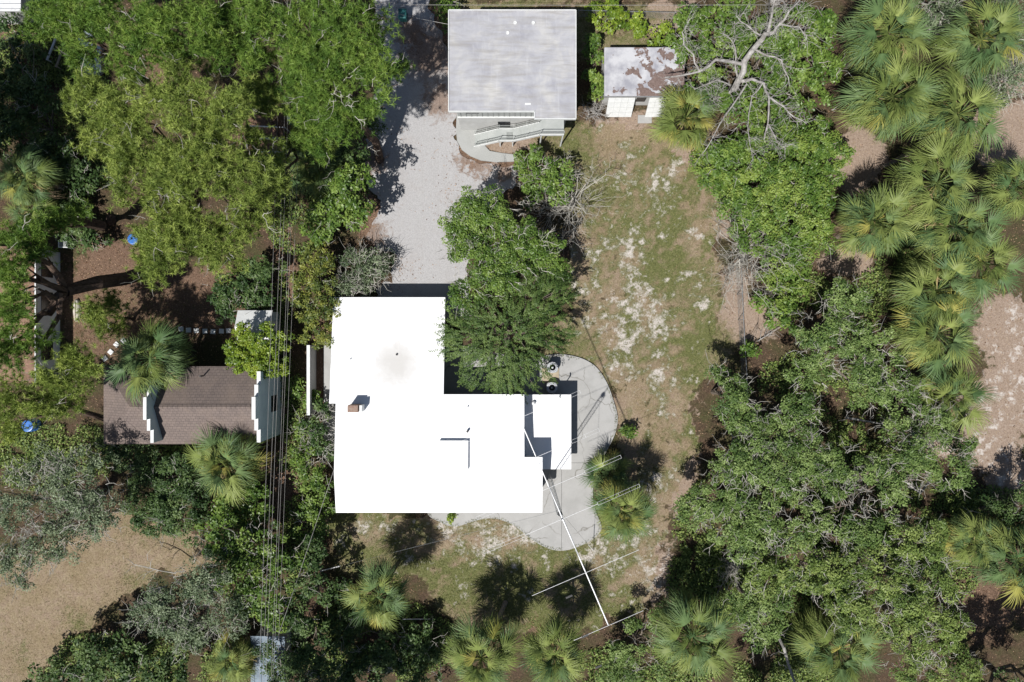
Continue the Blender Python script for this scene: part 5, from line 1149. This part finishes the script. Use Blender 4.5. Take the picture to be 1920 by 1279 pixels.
# long leaning bare trunk in the wood, fallen branches
def log(label, pl, r0, r1, mat='deadwood', name='fallen_limb'):
    pts = [P(*q) for q in pl]; o = empty(name, pts[0]); tag(o, label, 'limb'); it = [(pts, list(np.linspace(r0, r1, len(pts))), 8)]; mb = MB(pts[0]); tubes(mb, it); mb.build('stem', M[mat], o)
    mb = MB(pts[0]); it = []; twiggy(mb, it, pts, 7, 1.2, .028); tubes(mb, it); tag(mb.build('broken_twigs', M[mat], o), kind='stuff')
log('long leaning bare trunk beside the full round fan palm', [(1448, 1165, 0), (1452, 1180, 2), (1470, 1215, 3.2), (1478, 1245, 3.6), (1492, 1285, 4)], .16, .1)
log('pale fallen limb among the oaks at the sandy clearing', [(1585, 783, 1.0), (1610, 787, 1.6), (1655, 795, 1.8)], .12, .06)
log('dark fallen palm trunk lying under the grove palms', [(1655, 312, .15), (1680, 300, .4), (1715, 282, .7)], .17, .15, 'palmtrunk')
log('grey fallen branch lying across the wood floor beside the grove', [(1420, 640, .1), (1460, 615, .25), (1490, 600, .2)], .05, .02)
log('tangle of pale broken limbs between the oaks and the sandy clearing', [(1745, 900, 3.5), (1725, 925, 4), (1700, 905, 4.2), (1680, 900, 4.4)], .1, .05)
log('bare grey limb arching over the dry grass clearing', [(330, 1075, 1.5), (300, 1070, 2), (270, 1062, 2.2), (250, 1058, 2.3)], .05, .02, 'twig')

# ------------------------------------------------------------------ grass, straw, fallen leaves (uncountable)
def scatter(n, weight_fn, box):
    x = rng.uniform(box[0], box[2], n); y = rng.uniform(box[1], box[3], n); k = rng.random(n) < weight_fn(x, y); return x[k], y[k]
def lookup(att): 
    A = att.reshape(ny, nx)
    def f(px_, py_):
        xw_ = (px_ - 960) * H / F; yw_ = (639.5 - py_) * H / F
        i = np.clip(np.searchsorted(gx, xw_), 0, nx - 1); j = np.clip(np.searchsorted(gy, yw_), 0, ny - 1); return A[j, i]
    return f
lg, lt, lp, lr, lz = lookup(green), lookup(tan), lookup(pink), lookup(red), lookup(Z)
off = lambda x, y: ~(inpoly(x, y, DRIVE) | inpoly(x, y, PAT) | inpoly(x, y, PATH) | ((x > 620) & (x < 1070) & (y > 560) & (y < 960)))
def place(x, y, z=None): 
    zz = lz(x, y) if z is None else z + np.zeros_like(x)
    return np.stack([(x - 960) * H / F, (639.5 - y) * H / F, zz], 1)
x, y = scatter(700000, lambda x, y: np.clip(lg(x, y) * 1.3 + lt(x, y) * .10, 0, 1) * off(x, y), (0, 0, 1920, 1279)); p = place(x, y); n = len(p)
d = unit(rng.normal(size=(n, 3)) * np.array([.7, .7, .2]) + np.array([0, 0, .75])); V, Fc = needle_tris(p, d, rng.uniform(.06, .17, n), rng.uniform(.02, .04, n))
xe = rng.uniform(780, 1170, 60000); ye = rng.uniform(650, 1040, 60000); d_ = 5
ke = inpoly(xe, ye, PAT) & ~(inpoly(xe + d_, ye, PAT) & inpoly(xe - d_, ye, PAT) & inpoly(xe, ye + d_, PAT) & inpoly(xe, ye - d_, PAT)) & (fbm(xe * .05, ye * .05, 33) > .40)
pe = place(xe[ke], ye[ke], .085); me_ = len(pe); V2, F2 = needle_tris(pe, unit(rng.normal(size=(me_, 3)) * np.array([.7, .7, .2]) + np.array([0, 0, .6])), rng.uniform(.08, .2, me_), rng.uniform(.02, .04, me_))
F2 = F2 + len(V); V = np.concatenate([V, V2]); Fc = np.concatenate([Fc, F2]); n += me_
tag(obj('grass', npmesh('grass', V, [Fc], dict(tint=np.repeat(rng.random(n), 3))), M['grass']), 'patchy green grass growing over the lawn and verges', 'grass', kind='stuff')
x, y = scatter(200000, lambda x, y: np.clip(lt(x, y) * .3 + lp(x, y) * .5, 0, .6) * off(x, y), (0, 0, 1920, 1279)); p = place(x, y) + np.array([0, 0, .015]); n = len(p)
d = unit(rng.normal(size=(n, 3)) * np.array([1, 1, .25])); V, Fc = needle_tris(p, d, rng.uniform(.10, .3, n), rng.uniform(.012, .026, n))
tag(obj('dry_straw', npmesh('dry_straw', V, [Fc], dict(tint=np.repeat(rng.random(n), 3))), M['straw']), 'dry straw and dead grass lying over the lawn', 'straw', kind='stuff')
def drive_edge(x, y, d=13):
    return ~(inpoly(x + d, y, DRIVE) & inpoly(x - d, y, DRIVE) & inpoly(x, y + d, DRIVE) & inpoly(x, y - d, DRIVE))
x, y = scatter(190000, lambda x, y: np.where(inpoly(x, y, DRIVE), np.clip((fbm(x * .02, y * .02, 8) - .54) * 1.6 + lr(x, y) * .3 + drive_edge(x, y) * .7 * (fbm(x * .04, y * .04, 14) > .42), 0, .8), np.clip(.30 + .6 * lr(x, y) - lt(x, y) * .42 - lp(x, y) * .2, .0, .9)) * (off(x, y) | inpoly(x, y, DRIVE)), (0, 0, 1920, 1279))
zz = np.where(inpoly(x, y, DRIVE), .03, lz(x, y) + .02); p = place(x, y, zz); n = len(p)
nrm = unit(rng.normal(0, .35, (n, 3)) + np.array([0, 0, 1])); d = unit(np.cross(nrm, rng.normal(size=(n, 3)))); V, Fc = leaf_quads(p, d, nrm, rng.uniform(.08, .18, n), rng.uniform(.04, .08, n))
tag(obj('leaf_litter', npmesh('leaf_litter', V, [Fc], dict(tint=np.repeat(rng.random(n), 4))), M['fallen']), 'brown fallen leaves scattered under the trees and along the driveway', 'leaf litter', kind='stuff')
# low groundcover in the shady gaps
UG = [(560, 950, 26, 250), (530, 700, 16, 200), (1500, 560, 60, 60), (1480, 720, 60, 60), (1600, 760, 70, 80), (1560, 1010, 300, 200), (700, 1200, 160, 80), (120, 250, 130, 130), (560, 420, 60, 60), (300, 1230, 260, 50), (1330, 1090, 80, 90), (1480, 1230, 80, 60), (90, 880, 120, 40), (1700, 480, 60, 120), (1650, 560, 60, 60), (330, 840, 100, 20), (640, 330, 60, 60), (1850, 950, 80, 40), (1200, 1250, 160, 40), (1480, 1260, 120, 30), (120, 825, 110, 30), (60, 120, 70, 80), (40, 850, 60, 30)]
xs = []; ys = []
for (cx, cy, rx, ry) in UG:
    k = int(rx * ry * .85); t = rng.uniform(0, 6.283, k); q = np.sqrt(rng.random(k)); xs.append(cx + rx * q * np.cos(t)); ys.append(cy + ry * q * np.sin(t))
x = np.concatenate(xs); y = np.concatenate(ys); k = off(x, y) & (fbm(x * .03, y * .03, 21) > .40) & (lt(x, y) < .3); x = x[k]; y = y[k]; p = place(x, y); p[:, 2] += rng.random(len(p)) ** 2 * .55; n = len(p)
nrm = unit(rng.normal(0, .45, (n, 3)) + np.array([0, 0, 1])); d = unit(np.cross(nrm, rng.normal(size=(n, 3)))); V, Fc = leaf_quads(p, d, nrm, rng.uniform(.14, .3, n), rng.uniform(.07, .15, n))
tag(obj('undergrowth', npmesh('undergrowth', V, [Fc], dict(tint=np.repeat(rng.random(n), 4))), M['oak_y']), 'low leafy undergrowth filling the shady gaps between trees', 'undergrowth', kind='stuff')
print('TREE TRIS', NT[0])
